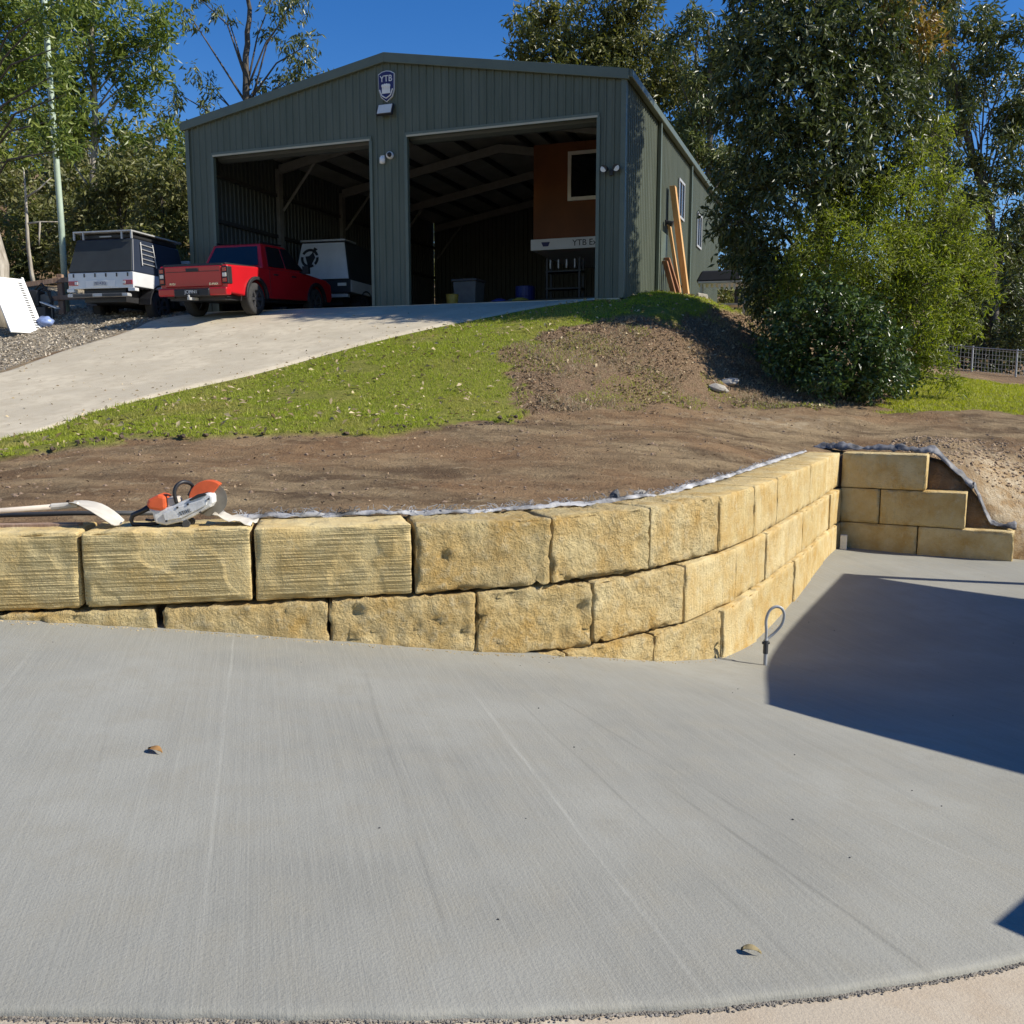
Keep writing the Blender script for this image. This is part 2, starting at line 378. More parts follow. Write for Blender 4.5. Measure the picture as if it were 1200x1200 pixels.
M['plate_black'] = plain('plate_black', (.015, .015, .02), .5)
M['plate_white'] = plain('plate_white', (.55, .55, .52), .5)
M['orange'] = plain('orange_plastic', (.62, .10, .025), .45, 0, .12, 14, coat=.2)
M['saw_white'] = plain('pale_grey_plastic', (.58, .58, .56), .55, 0, .18, 16, .2, 60)
M['blade'] = plain('dusty_blade', (.17, .155, .125), .7, .1, .2, 18)
M['ply'] = plain('orange_ply', (.155, .052, .014), .7, 0, .2, 1.2)
M['timber'] = barkmat('new_timber', (.50, .27, .10), (.62, .38, .17), 2)
M['timber_red'] = barkmat('reddish_timber', (.20, .085, .04), (.34, .16, .075), 3)
M['timber_old'] = barkmat('weathered_timber', (.24, .15, .10), (.36, .25, .18), 3)
M['post_green'] = plain('pale_green_pole', (.36, .44, .34), .6, 0, .15, 3)
M['navy'] = plain('navy_badge', (.012, .014, .10), .5, 0, .1, 5)
M['blue'] = plain('blue_plastic', (.02, .03, .16), .5, 0, .2, 8)
M['yellow'] = plain('yellow_plastic', (.30, .21, .03), .5, 0, .2, 8)
M['grey'] = plain('grey_plastic', (.10, .105, .10), .6, 0, .15, 8)
M['pvc'] = plain('grey_conduit', (.36, .37, .37), .4, 0, .08, 10)
M['pvc_white'] = plain('white_pvc', (.60, .59, .55), .5, 0, .15, 14)
M['fabric'] = plain('geotextile', (.30, .30, .305), .95, 0, .85, 4, .6, 50)
M['fabric_dark'] = plain('grey_membrane', (.13, .13, .135), .6, 0, .8, 7, .7, 22)
M['metal_dust'] = plain('dusty_steel', (.62, .57, .47), .6, .1, .15, 10)
M['handle'] = plain('pale_handle', (.55, .48, .40), .7, 0, .15, 8)
M['rock'] = plain('pale_rock', (.36, .33, .28), .95, 0, .25, 9, .8, 25)
M['clay'] = plain('cream_clay', (.56, .48, .35), .95, 0, .25, 6, .8, 18)
M['pebble'] = plain('soil_clods', (.22, .155, .105), .95, 0, .5, 5)
M['chips'] = plain('concrete_crumbs', (.20, .18, .15), .95, 0, .5, 40)
M['roof_tile'] = plain('roof_steel', (.20, .21, .22), .5, 0, .1, 2)
M['render'] = plain('sky_blocking_wall', (.55, .52, .47), .8, 0, .1, 2)
M['leaf_a'] = leafmat('gum_leaf', (.055, .08, .024), (.165, .18, .05), .38, .22)
M['leaf_dark'] = leafmat('glossy_dark_leaf', (.032, .050, .016), (.125, .145, .045), .42, .22)
M['leaf_bright'] = leafmat('wattle_leaf', (.11, .155, .016), (.28, .30, .036), .5, .45, (.19, .21, .03))
M['leaf_olive'] = leafmat('olive_gum_leaf', (.075, .088, .022), (.20, .19, .045), .42, .25, (.13, .15, .03))
M['leaf_left'] = leafmat('broad_green_leaf', (.08, .13, .022), (.24, .28, .06), .42, .38)
M['leaf_orange'] = leafmat('orange_tip_leaf', (.30, .16, .03), (.25, .20, .05), .45, .3)
M['leaf_under'] = leafmat('understorey_leaf', (.065, .082, .022), (.21, .21, .065), .5, .32, (.16, .14, .055))
M['grass'] = leafmat('grass_blade', (.22, .28, .018), (.43, .47, .045), .6, .45, (.42, .37, .11))
M['grass_bright'] = leafmat('bright_grass_blade', (.27, .30, .015), (.44, .42, .04), .6, .4)
M['litter'] = leafmat('dry_leaf', (.20, .13, .065), (.55, .45, .28), .75, .1)
M['mulch'] = leafmat('mulch_chip', (.10, .066, .04), (.37, .265, .16), .9, 0)
M['bark_pale'] = barkmat('pale_bark', (.20, .17, .13), (.46, .42, .35))
M['bark_dark'] = barkmat('dark_bark', (.045, .038, .03), (.13, .11, .085))

# ------------------------------------------------------------------ plan of the walls
TOP, C1, C2, C3 = .725, .245, -.235, -.80
wall_px = [(-560, 5.20), (-345, 5.28), (-140, 5.40), (97, 5.58), (295, 5.78), (483, 5.99), (645, 6.25), (762, 6.75), (843, 7.45), (883, 8.2), (910, 9.1), (948, 10.7), (968, 11.7), (984, 12.75)]
wall_xy = [(px, *un(px, 455, Y)[:2]) for px, Y in wall_px]
# correct x for the depth of points at wall-top height
wall_xy = [(px, (px - 600) / 1080 * (Y * cp + (1.6 - TOP + .25) * sp), Y) for px, Y in wall_px]
_wp = np.array(wall_xy)
def wall_at(px):
    return Vector((float(np.interp(px, _wp[:, 0], _wp[:, 1])), float(np.interp(px, _wp[:, 0], _wp[:, 2]))))
# smooth dense path
dense = [wall_at(p) for p in np.linspace(-560, 984, 275)]
for _ in range(60):
    dense = [dense[0]] + [(dense[i - 1] + dense[i] * 2 + dense[i + 1]) / 4 for i in range(1, len(dense) - 1)] + [dense[-1]]
dpx = np.array([600 + 1080 * p.x / (p.y * cp + (1.6 - TOP + .25) * sp) for p in dense])
def wall_pt(px):
    return Vector((float(np.interp(px, dpx, [p.x for p in dense])), float(np.interp(px, dpx, [p.y for p in dense]))))
def wall_nrm(px):
    d = (wall_pt(px + 6) - wall_pt(px - 6)).normalized(); return Vector((-d.y, d.x))      # points behind the wall
CORNER = dense[-1].copy(); BD = Vector((.88, -.478)).normalized(); BN = Vector((-BD.y, BD.x))
def back_pt(s): return CORNER + BD * s
pl = [(-60.0, 4.6), (dense[0].x, dense[0].y)] + [(p.x, p.y) for p in dense[5::5]] + [(CORNER.x, CORNER.y)] + [tuple(back_pt(2.1)), tuple(back_pt(60))]
base_px = [(0, 727), (180, 737), (385, 752), (557, 765), (690, 770), (765, 775), (845, 771), (890, 748), (930, 705), (972, 651)]
slab_pts = []
for px, py in base_px:
    q = wall_pt(px); slab_pts.append(un(px, py, q.y - .05))
for s_, px, py in ((.1, 990, 641), (1.05, 1083, 650), (2.05, 1183, 657)):
    q = back_pt(s_); slab_pts.append(un(px, py, q.y))
slab_pts += [(0, 0, .02), (0, 2.2, 0), (-3, 2, .12), (3, 2, -.2), (-6, 2, .25), (-6, 5, .42), (6, 3, -.42), (9, 6, -.6), (9, 10, -.72), (0, -4, 0)]
slab_f = TPS(slab_pts, .02)
def slab_z(x, y): return np.clip(slab_f(x, y), -1.2, .9)

# shed placement
SH_YAW = R(20.1); SH = Vector((2.46, 21.21, 3.62)); SW, SL, EH, AH, DH = 11.642, 15.24, 4.816, 5.825, 4.0
def shp(x, y, z=0):
    c, s_ = math.cos(SH_YAW), math.sin(SH_YAW)
    return (SH.x + c * x + s_ * y, SH.y - s_ * x + c * y, SH.z + z)

up = []
for px in range(-540, 985, 90):
    q = wall_pt(px) + wall_nrm(px) * .75; up.append((q.x, q.y, .70))
    q = wall_pt(px) + wall_nrm(px) * .25; up.append((q.x, q.y, .68))
for s_, h in ((.1, .70), (.6, .70), (1.1, .66)):
    q = back_pt(s_) + BN * .7; up.append((q.x, q.y, h))
for s_, t_, h in ((1.6, .9, .55), (2.1, .9, .20), (2.3, .4, -.25), (2.7, .9, -.05), (2.4, -.1, -.5), (3.4, -.1, -.55), (3.4, .8, .0), (1.75, .4, .1), (1.3, .35, .5)):
    q = back_pt(s_) + BD * 0 + BN * t_; up.append((q.x, q.y, h))
for t in [(0, 560, 8.4), (150, 560, 8.3), (400, 560, 8.5), (600, 560, 8.9), (750, 540, 10), (820, 515, 11.8), (900, 500, 14.6), (0, 540, 10.4), (150, 515, 11.2), (300, 513, 11.5),
          (450, 509, 12), (600, 497, 13), (640, 490, 13.8), (0, 522, 12.2), (100, 490, 13.8), (200, 462, 15.2), (300, 440, 16.5), (400, 412, 18), (480, 392, 19), (560, 375, 20),
          (640, 360, 20.7), (697, 352, 21.1), (0, 440, 18), (60, 415, 20.5), (130, 395, 22), (220, 378, 23), (297, 373, 23), (0, 400, 22.5), (40, 386, 23.5), (100, 371, 24.5), (150, 370, 25),
          (60, 364, 27), (0, 375, 27), (590, 410, 17), (720, 376, 19.3), (700, 420, 17), (700, 470, 15), (760, 480, 14.8), (800, 400, 18.5), (850, 440, 18), (850, 475, 16.5), (940, 480, 16),
          (800, 353, 21.3), (850, 362, 22), (900, 385, 22), (900, 440, 19), (960, 465, 18), (1000, 450, 21), (1000, 487, 16.3), (1100, 487, 16.3), (1190, 488, 16.3), (1100, 460, 20),
          (1190, 461, 20.5), (1150, 444, 30), (1190, 440, 42), (1130, 516, 14.0), (1200, 540, 13.3), (1200, 510, 14.5), (1050, 508, 14.6)]:
    up.append(un(*t))
for x in (-11.6, -8, -4, -1, 0): up.append(shp(x, 0, -.03)); up.append(shp(x, 8, -.08)); up.append(shp(x, 15.5, -.08))
up += [shp(1.5, 4, -.1), shp(2.5, 10, -.2), (12, 22, 1.55), (14, 17, 1.15), (18, 30, 1.9), (9, 14.5, .95), (12, 13, .7), (14, 10, .3), (-9, 6.4, .72), (-9, 9, .72), (-13, 10, .5), (-15, 16, 1.3), (-17, 24, 2.9),
       (-16, 32, 5.0), (-26, 40, 8), (-8, 45, 5.5), (6, 45, 4.2), (20, 45, 2.8), (32, 60, 4), (0, 90, 11), (-45, 90, 22), (45, 90, 9), (-50, 40, 12), (-40, 10, 2), (40, 10, 0), (45, 40, 3)]
up_f = TPS(up, .01)
# zones
grass_poly = [un(*t)[:2] for t in [(-60, 552, 9.8), (0, 540, 10.4), (150, 517, 11.1), (300, 514, 11.45), (450, 510, 12), (560, 501, 12.7), (632, 492, 13.6), (600, 450, 15.2), (583, 415, 16.8), (640, 393, 18.2),
              (730, 378, 19.4), (800, 372, 19.8), (850, 366, 21.8)]] + [shp(1.6, 3)[:2], shp(1.2, 9)[:2], shp(-.1, 9)[:2], shp(0, .1)[:2], shp(-4, -2)[:2], (-6, 17.2), (-9, 12.5), (-12, 8)]
lawn_poly = [un(*t)[:2] for t in [(1035, 484, 16.8), (1200, 484, 16.8), (1260, 470, 18), (1240, 452, 24), (1060, 451, 24), (1045, 462, 20)]]
gravel_poly = [(-9.4, 14.9)] + [un(*t)[:2] for t in [(0, 438, 18.1), (60, 414, 20.6), (130, 394, 22.1), (158, 384, 22.6), (205, 371, 24.2)]] + [shp(-11.9, 2)[:2], shp(-13, 8)[:2], (-22, 32), (-24, 14)]
mulch_poly = [un(*t)[:2] for t in [(583, 412, 16.9), (640, 392, 18.3), (730, 377, 19.4), (800, 372, 19.8), (850, 364, 22), (910, 385, 22.5), (1040, 440, 22), (1045, 470, 18.2), (940, 478, 16.2), (850, 474, 16.6), (760, 480, 14.8), (640, 491, 13.7), (598, 450, 15.2)]]
def zones(x, y):
    j = fbm(x * 1.3, y * 1.3, 11, 3); jx = x + j * 1.3 + fbm(x * 5, y * 5, 12, 3) * .5; jy = y + fbm(x * 1.3, y * 1.3, 21, 3) * 1.1 + fbm(x * 5, y * 5, 22, 3) * .5
    g = in_poly(jx, jy, grass_poly).astype(float); b = in_poly(jx, jy, lawn_poly).astype(float)
    v = in_poly(jx, jy, gravel_poly).astype(float); m = in_poly(jx, jy, mulch_poly).astype(float)
    m = np.maximum(m, ((y > 27) & (v < .5)).astype(float)); m = m * (1 - b)
    return g, b, v, m
def terr(x, y, rough=True):
    x = np.asarray(x, float); y = np.asarray(y, float)
    u = up_f(x, y)
    r = np.hypot(x, y - 20); far = sstep(80, 140, r); u = u * (1 - far) + np.clip(u, -4, 16) * far
    lo = slab_z(x, y) - .16
    d = poly_dist(x, y, pl)
    if rough:
        # bumps: soil is lumpier on the pad and bank, smooth under concrete
        lx, ly = shp(0, 0)[:2]; c, s_ = math.cos(SH_YAW), math.sin(SH_YAW)
        sx = (x - lx) * c - (y - ly) * s_; sy = (x - lx) * s_ + (y - ly) * c
        inshed = (sx > -13) & (sx < .3) & (sy > -9)
        amp = np.where(inshed, 0.0, 1.0) * sstep(.35, .9, d) * (1 - driveway_mask(x, y))
        u = u + amp * (fbm(x * 1.6, y * 1.6, 3, 3) * .10 + fbm(x * 6, y * 6, 5, 3) * .06 + fbm(x * .9 + y * .25, y * 3.4 - x * .7, 8, 3) * .07 + .055 * zones(x, y)[0])
    k = sstep(.14, .40, d)
    return lo * (1 - k) + u * k

# driveway strip edges (lower edge and upper edge, same parameter)
lowE = [(-14, 6.6), (-10.5, 9.2)] + [un(*t)[:2] for t in [(0, 522, 12.2), (100, 490, 13.8), (200, 462, 15.2), (300, 440, 16.5), (400, 412, 18), (480, 392, 19), (560, 375, 20), (640, 361, 20.7)]] + [shp(-.35, -.02)[:2]]
upE = [(-19, 10), (-14.5, 13.2)] + [un(*t)[:2] for t in [(0, 440, 18), (35, 425, 19.4), (70, 412, 20.7), (105, 402, 21.5), (130, 394, 22), (150, 386, 22.6), (160, 382, 23), (172, 377, 23.8)]] + [shp(-11.5, -.02)[:2]]
def resamp(P, n):
    P = np.array(P, float); k = np.arange(len(P)); t = np.linspace(0, len(P) - 1, n)
    for _ in range(1):
        X = np.interp(t, k, P[:, 0]); Y = np.interp(t, k, P[:, 1])
    for _ in range(12):
        X[1:-1] = (X[:-2] + 2 * X[1:-1] + X[2:]) / 4; Y[1:-1] = (Y[:-2] + 2 * Y[1:-1] + Y[2:]) / 4
    return np.stack([X, Y], 1)
lowR, upR = resamp(lowE, 110), resamp(upE, 110)
drive_poly = [tuple(p) for p in lowR] + [tuple(p) for p in upR[::-1]]
def driveway_mask(x, y): return in_poly(x, y, drive_poly).astype(float)

# ------------------------------------------------------------------ ground, slab, driveway
def axis(lo, a, b, hi, st, g=1.16):
    c = list(np.arange(a, b + st / 2, st)); s_ = st; v = b
    while v < hi: s_ *= g; v += s_; c.append(v)
    s_ = st; v = a
    while v > lo: s_ *= g; v -= s_; c.insert(0, v)
    return np.array(c)
gx, gy = axis(-420, -9.5, 11, 420, .1), axis(-120, 4.2, 24, 460, .1)
XX, YY = np.meshgrid(gx, gy); ZZ = terr(XX, YY)
nx, ny = len(gx), len(gy); ii = np.arange(nx * ny).reshape(ny, nx)
faces = np.stack([ii[:-1, :-1], ii[:-1, 1:], ii[1:, 1:], ii[1:, :-1]], -1).reshape(-1, 4)
ground = np_mesh('ground', np.stack([XX, YY, ZZ], -1).reshape(-1, 3), faces, M['ground'], smooth=True); tag(ground, kind='structure')
ga, gb, gv_, gm = zones(XX, YY)
clayz = 1.4 * np.exp(-(((XX - 7.1) / .8) ** 2 + ((YY - 12.45) / .55) ** 2)) + .45 * np.exp(-(((XX - 4.2) / 1.0) ** 2 + ((YY - 15) / .6) ** 2)) + .5 * sstep(6.2, 6.8, XX) * sstep(14.2, 12.8, YY) * (YY > 10)
at = ground.data.attributes.new('zone', 'FLOAT_COLOR', 'POINT')
at.data.foreach_set('color', np.stack([np.maximum(ga, gb), gv_, gm, np.clip(clayz, 0, 1)], -1).astype(np.float32).ravel())

# new slab: near edge is a curve
def slab_hit(px, py):
    z = -.1
    for _ in range(14): p = unz(px, py, z); z = float(slab_z(np.array([p[0]]), np.array([p[1]]))[0])
    return Vector((p[0], p[1], z))
fe = np.array([slab_hit(px, py)[:] for px, py in [(-250, 1180), (0, 1183), (300, 1187), (600, 1186), (800, 1176), (950, 1163), (1100, 1141), (1200, 1121), (1330, 1085)]])
fx_ = np.concatenate([[-9], fe[:, 0], [fe[-1, 0] + 1.2, 14]]); fy_ = np.concatenate([[fe[0, 1]], fe[:, 1], [fe[-1, 1] + .35, fe[-1, 1] + .5]])
sx = np.concatenate([np.arange(-9, -2.5, .5), np.arange(-2.5, 3.2, .04), np.arange(3.2, 14.1, .4)]); st_ = np.concatenate([[0, .0006, .0015], np.linspace(.004, 1, 60)])
fyv = np.interp(sx, fx_, fy_)
for _ in range(20): fyv[1:-1] = (fyv[:-2] + 2 * fyv[1:-1] + fyv[2:]) / 4
edge = fyv + fbm(sx * 9, sx * 0, 31, 3) * .018
SX = np.repeat(sx[None], len(st_), 0); SY = edge[None] + st_[:, None] * (13.6 - edge[None])
SZ = slab_z(SX, SY); SZ[0] -= .012; SZ[1] -= .004
low = np.stack([sx, edge - .004, slab_z(sx, edge) - .10], -1)
V = np.concatenate([low, np.stack([SX, SY, SZ], -1).reshape(-1, 3)]); k = len(sx)
ii = np.arange(len(V)).reshape(-1, k); faces = np.stack([ii[:-1, :-1], ii[:-1, 1:], ii[1:, 1:], ii[1:, :-1]], -1).reshape(-1, 4)
tag(np_mesh('concrete_slab', V, faces, M['slab'], smooth=True), kind='structure')
# older sandy concrete in front of it
oy = np.linspace(-6, 4.4, 40); ox = np.linspace(-9, 14, 60); OX, OY = np.meshgrid(ox, oy)
OZ = slab_z(OX, OY) - .022
ii = np.arange(OX.size).reshape(OX.shape); faces = np.stack([ii[:-1, :-1], ii[:-1, 1:], ii[1:, 1:], ii[1:, :-1]], -1).reshape(-1, 4)
tag(np_mesh('old_pavement', np.stack([OX, OY, OZ], -1).reshape(-1, 3), faces, M['old_conc'], smooth=True), kind='structure')
# upper driveway
T = np.linspace(0, 1, 45); DX = lowR[:, None, 0] * (1 - T) + upR[:, None, 0] * T; DY = lowR[:, None, 1] * (1 - T) + upR[:, None, 1] * T
DZ = terr(DX, DY, False) + .035; DZ[:, 0] -= .09; DZ[:, -1] -= .06
ii = np.arange(DX.size).reshape(DX.shape); faces = np.stack([ii[:-1, :-1], ii[:-1, 1:], ii[1:, 1:], ii[1:, :-1]], -1).reshape(-1, 4)
tag(np_mesh('driveway', np.stack([DX, DY, DZ], -1).reshape(-1, 3), faces, M['drive'], smooth=True), kind='structure')

# ------------------------------------------------------------------ sandstone walls
def block(P0, P1, B1, B0, z0, z1, mat, parent, seed, r=.035, amp=.010, rough=1.0):
    """rounded, weathered block; P front corners, B back corners (2D), z bottom/top"""
    Lx = (Vector(P1) - Vector(P0)).length; D = .5; H = z1 - z0
    def grid(n): 
        e = r * .5; return [0, e, e * 2.2] + list(np.linspace(e * 2.2, 1 - e * 2.2, n)[1:-1]) + [1 - e * 2.2, 1 - e, 1]
    def lin(Ln, step):
        n = max(4, int(Ln / step)); e = r / Ln
        return sorted(set([0, e * .35, e] + list(np.linspace(e, 1 - e, n)) + [1 - e * .35, 1]))
    gu, gv, gw = lin(Lx, .035), lin(D, .12), lin(H, .035)
    idx = {}; vs = []; fs = []
    def vid(i, j, k):
        key = (i, j, k)
        if key not in idx:
            q = Vector((gu[i] * Lx, gv[j] * D, gw[k] * H))
            c = Vector((min(max(q.x, r), Lx - r), min(max(q.y, r), D - r), min(max(q.z, r), H - r)))
            d = q - c; nrm = d.normalized() if d.length > 0 else Vector((0, 0, 1))
            p = c + nrm * r
            w = Vector((p.x * 2.1 + seed * 7.3, p.y * 2.1 + seed, p.z * 2.1 + seed * 3.1))
            n1 = mnoise.fractal(w * 2.2, .8, 2.0, 4) ; n2 = mnoise.fractal(w * 9, .8, 2.0, 3)
            chip = max(0, mnoise.noise(w * 3.3 + Vector((9, 2, 5)))) if d.length > r * 1.15 else 0
            pit = max(0, mnoise.noise(w * 5 + Vector((3, 8, 1))) - .28)
            p = p + nrm * (amp * (n1 * .55 + n2 * .8) * rough - chip * .050 * (.5 + rough * .5) - pit * .07 * rough * (rough > .8))
            u, v, t = p.x / Lx, p.y / D, p.z
            a = Vector(P0).lerp(Vector(P1), u); b = Vector(B0).lerp(Vector(B1), u); xy = a.lerp(b, v)
            idx[key] = len(vs); vs.append((xy.x, xy.y, z0 + t))
        return idx[key]
    nu, nv, nw = len(gu) - 1, len(gv) - 1, len(gw) - 1
    for i in range(nu):
        for k in range(nw):
            fs.append((vid(i, 0, k), vid(i + 1, 0, k), vid(i + 1, 0, k + 1), vid(i, 0, k + 1)))
            fs.append((vid(i, nv, k), vid(i, nv, k + 1), vid(i + 1, nv, k + 1), vid(i + 1, nv, k)))
        for j in range(nv):
            fs.append((vid(i, j, nw), vid(i + 1, j, nw), vid(i + 1, j + 1, nw), vid(i, j + 1, nw)))
            fs.append((vid(i, j, 0), vid(i, j + 1, 0), vid(i + 1, j + 1, 0), vid(i + 1, j, 0)))
    for j in range(nv):
        for k in range(nw):
            fs.append((vid(0, j, k), vid(0, j, k + 1), vid(0, j + 1, k + 1), vid(0, j + 1, k)))
            fs.append((vid(nu, j, k), vid(nu, j + 1, k), vid(nu, j + 1, k + 1), vid(nu, j, k + 1)))
    m = MB(); m.v = vs; m.f = fs
    return m.build('block', mat, parent, smooth=True, normals=False)

cw = thing('retaining_wall', 'curved retaining wall of yellow sandstone blocks along the grey slab', 'retaining wall')
def course(joints, z0, z1, fwd, mats, gaps, rg):
    for i, (a, b) in enumerate(zip(joints[:-1], joints[1:])):
        pa, pb = wall_pt(a), wall_pt(b); na, nb = wall_nrm(a), wall_nrm(b); d = (pb - pa).normalized()
        # each block is straight: its front is the chord; back is shortened on the outside of the bend
        n = Vector((-d.y, d.x)); jig = random.uniform(-.012, .012)
        ga, gb = gaps[i], gaps[i + 1]
        p0 = pa + d * ga - n * (fwd + jig); p1 = pb - d * gb - n * (fwd + jig)
        q0 = pa + na * .5 + d * (ga + .003) ; q1 = pb + nb * .5 - d * (gb + .003)
        dz = random.uniform(-.006, .006)
        amp, rr = rg[i]
        block(p0, p1, q1, q0, z0 + .004 + max(dz, 0), z1 - .004 + min(dz, 0), M[mats[i]], cw, random.uniform(0, 50), .010 + .007 * rr, amp, rr)
    return
course([-545, -338, -122, 95, 296.5, 484.5, 646.5, 763, 843.5, 883, 909.5, 948, 967.5, 984], C1, TOP, 0,
       ['stone_sawn'] * 5 + ['stone_rough'] * 2 + ['stone_rough', 'stone_smooth', 'stone_smooth', 'stone_smooth', 'stone_smooth', 'stone_smooth'],
       [.01, .01, .01, .012, .014, .012, .008, .006, .004, .004, .004, .003, .003, .0], [(.007, .8)] * 5 + [(.014, 1.15), (.013, 1.1), (.010, .9)] + [(.006, .5)] * 5)
course([-60, 184, 384, 557, 694, 802, 862, 897, 939, 957, 972, 984], C2, C1 - .012, .025,
       ['stone_rough'] * 4 + ['stone_rough', 'stone_smooth', 'stone_smooth', 'stone_smooth', 'stone_smooth', 'stone_smooth', 'stone_smooth'],
       [.01, .02, .004, .004, .006, .005, .004, .004, .003, .003, .003, .0], [(.016, 1.2)] * 4 + [(.012, 1.0)] + [(.006, .5)] * 6)
course([560, 660, 764, 844, 885, 929, 949, 964, 984], C3, C2 - .004, .05,
       ['stone_rough'] * 3 + ['stone_smooth'] * 5, [.004] * 4 + [.003] * 5, [(.012, 1.0)] * 3 + [(.006, .5)] * 5)

bw = thing('stepped_wall', 'short stepped wall of shaded sandstone blocks meeting the curved wall', 'retaining wall')
def bblock(s0, s1, z0, z1):
    p0, p1 = back_pt(s0), back_pt(s1)
    block(p0, p1, p1 + BN * .5, p0 + BN * .5, z0 + .004, z1 - .004, M['stone_smooth'], bw, random.uniform(0, 50), .010, .005, .6)
bblock(.03, 1.10, C1, TOP)
bblock(.03, .535, C2, C1 - .004); bblock(.55, 1.60, C2, C1 - .004)
bblock(.03, 1.03, C3, C2 - .004); bblock(1.045, 2.18, C3, C2 - .004)

# ------------------------------------------------------------------ shed
shed = thing('shed', 'large dark green steel shed with two open doorways at the driveway top', 'shed', SH, -SH_YAW)
def roofz(x): return EH + (AH - EH) * (1 - abs(x + SW / 2) / (SW / 2))
def clad(length_ranges, tf, out, mat, name='cladding_sheet'):
    """ribbed sheets; tf(u, off, z)->xyz, length range list of (u0,u1,zb,zt fn)"""
    for u0, u1, zb, zt in length_ranges:
        u = u0
        while u < u1 - .02:
            e = min(u + .76, u1); prof = []
            x = u
            while x < e - 1e-4:
                for dx, o in ((0, 0), (.115, 0), (.133, out), (.162, out), (.18, 0)):
                    if x + dx <= e: prof.append((x + dx, o))
                prof.append((min(x + .19, e), 0)); x += .19
            mb = MB(); vs = []
            for q, o in prof:
                vs.append(tf(q, o, zb)); vs.append(tf(q, o, zt(q)))
            mb.add(vs, [(2 * i, 2 * i + 2, 2 * i + 3, 2 * i + 1) for i in range(len(prof) - 1)])
            mb.build(name, mat, shed, normals=False); u = e
XL, A2, B2, A1, B1 = -SW, -10.88, -6.248, -5.303, -.562
rz = lambda x: roofz(x)
clad([(XL, A2, 0, rz), (A2, B2, DH, rz), (B2, A1, 0, rz), (A1, B1, DH, rz), (B1, -.01, 0, rz)], lambda u, o, z: (u, -.02 - o, z), .028, M['clad'])
ez = lambda y: EH - .02
clad([(0.02, SL, 0, ez)], lambda u, o, z: (.02 + o, u, z), .028, M['clad'])                       # right side
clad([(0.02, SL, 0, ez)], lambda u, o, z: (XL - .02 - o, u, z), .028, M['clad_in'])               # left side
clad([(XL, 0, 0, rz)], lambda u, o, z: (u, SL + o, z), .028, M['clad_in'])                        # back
for sgn, x0, x1 in ((1, XL - .12, XL / 2), (-1, XL / 2, .12)):
    m = MB(); z0, z1 = roofz(x0) if abs(x0) < 99 else 0, 0
    za = EH + (AH - EH) / (SW / 2) * ((x0 - XL) if sgn > 0 else (0 - x0)); zb_ = EH + (AH - EH) / (SW / 2) * ((x1 - XL) if sgn > 0 else (0 - x1))
    m.hexa([(x0, -.10, za), (x1, -.10, zb_), (x1, SL + .1, zb_), (x0, SL + .1, za), (x0, -.10, za + .035), (x1, -.10, zb_ + .035), (x1, SL + .1, zb_ + .035), (x0, SL + .1, za + .035)])
    m.build('roof', M['trim'], shed)
    m = MB(); m.hexa([(x0 + .13 * (sgn > 0), .02, za - .012), (x1 - .13 * (sgn < 0), .02, zb_ - .012), (x1 - .13 * (sgn < 0), SL, zb_ - .012), (x0 + .13 * (sgn > 0), SL, za - .012),
                      (x0 + .13 * (sgn > 0), .02, za - .004), (x1 - .13 * (sgn < 0), .02, zb_ - .004), (x1 - .13 * (sgn < 0), SL, zb_ - .004), (x0 + .13 * (sgn > 0), SL, za - .004)])
    m.build('roof_lining', M['foil'], shed)
    # barge flashing along the gable
    m = MB(); m.hexa([(x0, -.13, za - .16), (x1, -.13, zb_ - .16), (x1, -.055, zb_ - .16), (x0, -.055, za - .16), (x0, -.13, za + .06), (x1, -.13, zb_ + .06), (x1, -.055, zb_ + .06), (x0, -.055, za + .06)])
    m.build('barge_flashing', M['trim'], shed, .008)
# portal frames and purlins
for y in (.22, 3.9, 7.6, 11.3, 15.0):
    m = MB()
    for x0, x1 in ((XL + .12, XL / 2), (-.12, XL / 2)):
        za, zb_ = roofz(x0) - .2, roofz(x1) - .2
        m.hexa([(x0, y, za - .26), (x1, y, zb_ - .26), (x1, y + .09, zb_ - .26), (x0, y + .09, za - .26), (x0, y, za), (x1, y, zb_), (x1, y + .09, zb_), (x0, y + .09, za)])
        if y > 1:
            s_ = 1 if x1 > x0 else -1
            m.tube([(x0 + s_ * .1, y + .045, EH - 1.5), (x0 + s_ * 1.3, y + .045, roofz(x0 + s_ * 1.3) - .35)], .05, 4)
    m.build('rafter', M['frame_steel'], shed)
    for x0 in (XL + .03, -.03 - .12):
        if 1 < y < 14.5: MB().box(x0, x0 + .12, y - .05, y + .15, 0, EH - .3).build('column', M['frame_steel'], shed)
for i in range(1, 12):
    x = XL + SW * i / 12
    if i != 6: MB().box(x - .03, x + .03, .05, SL - .05, roofz(x) - .19, roofz(x) - .02).build('purlin', M['dark_steel'], shed)
for z in (1.2, 2.5, 3.7):
    MB().box(XL + .01, XL + .08, .3, SL - .1, z, z + .1).build('girt', M['dark_steel'], shed)
    MB().box(-.08, -.01, .3, SL - .1, z, z + .1).build('girt', M['dark_steel'], shed)
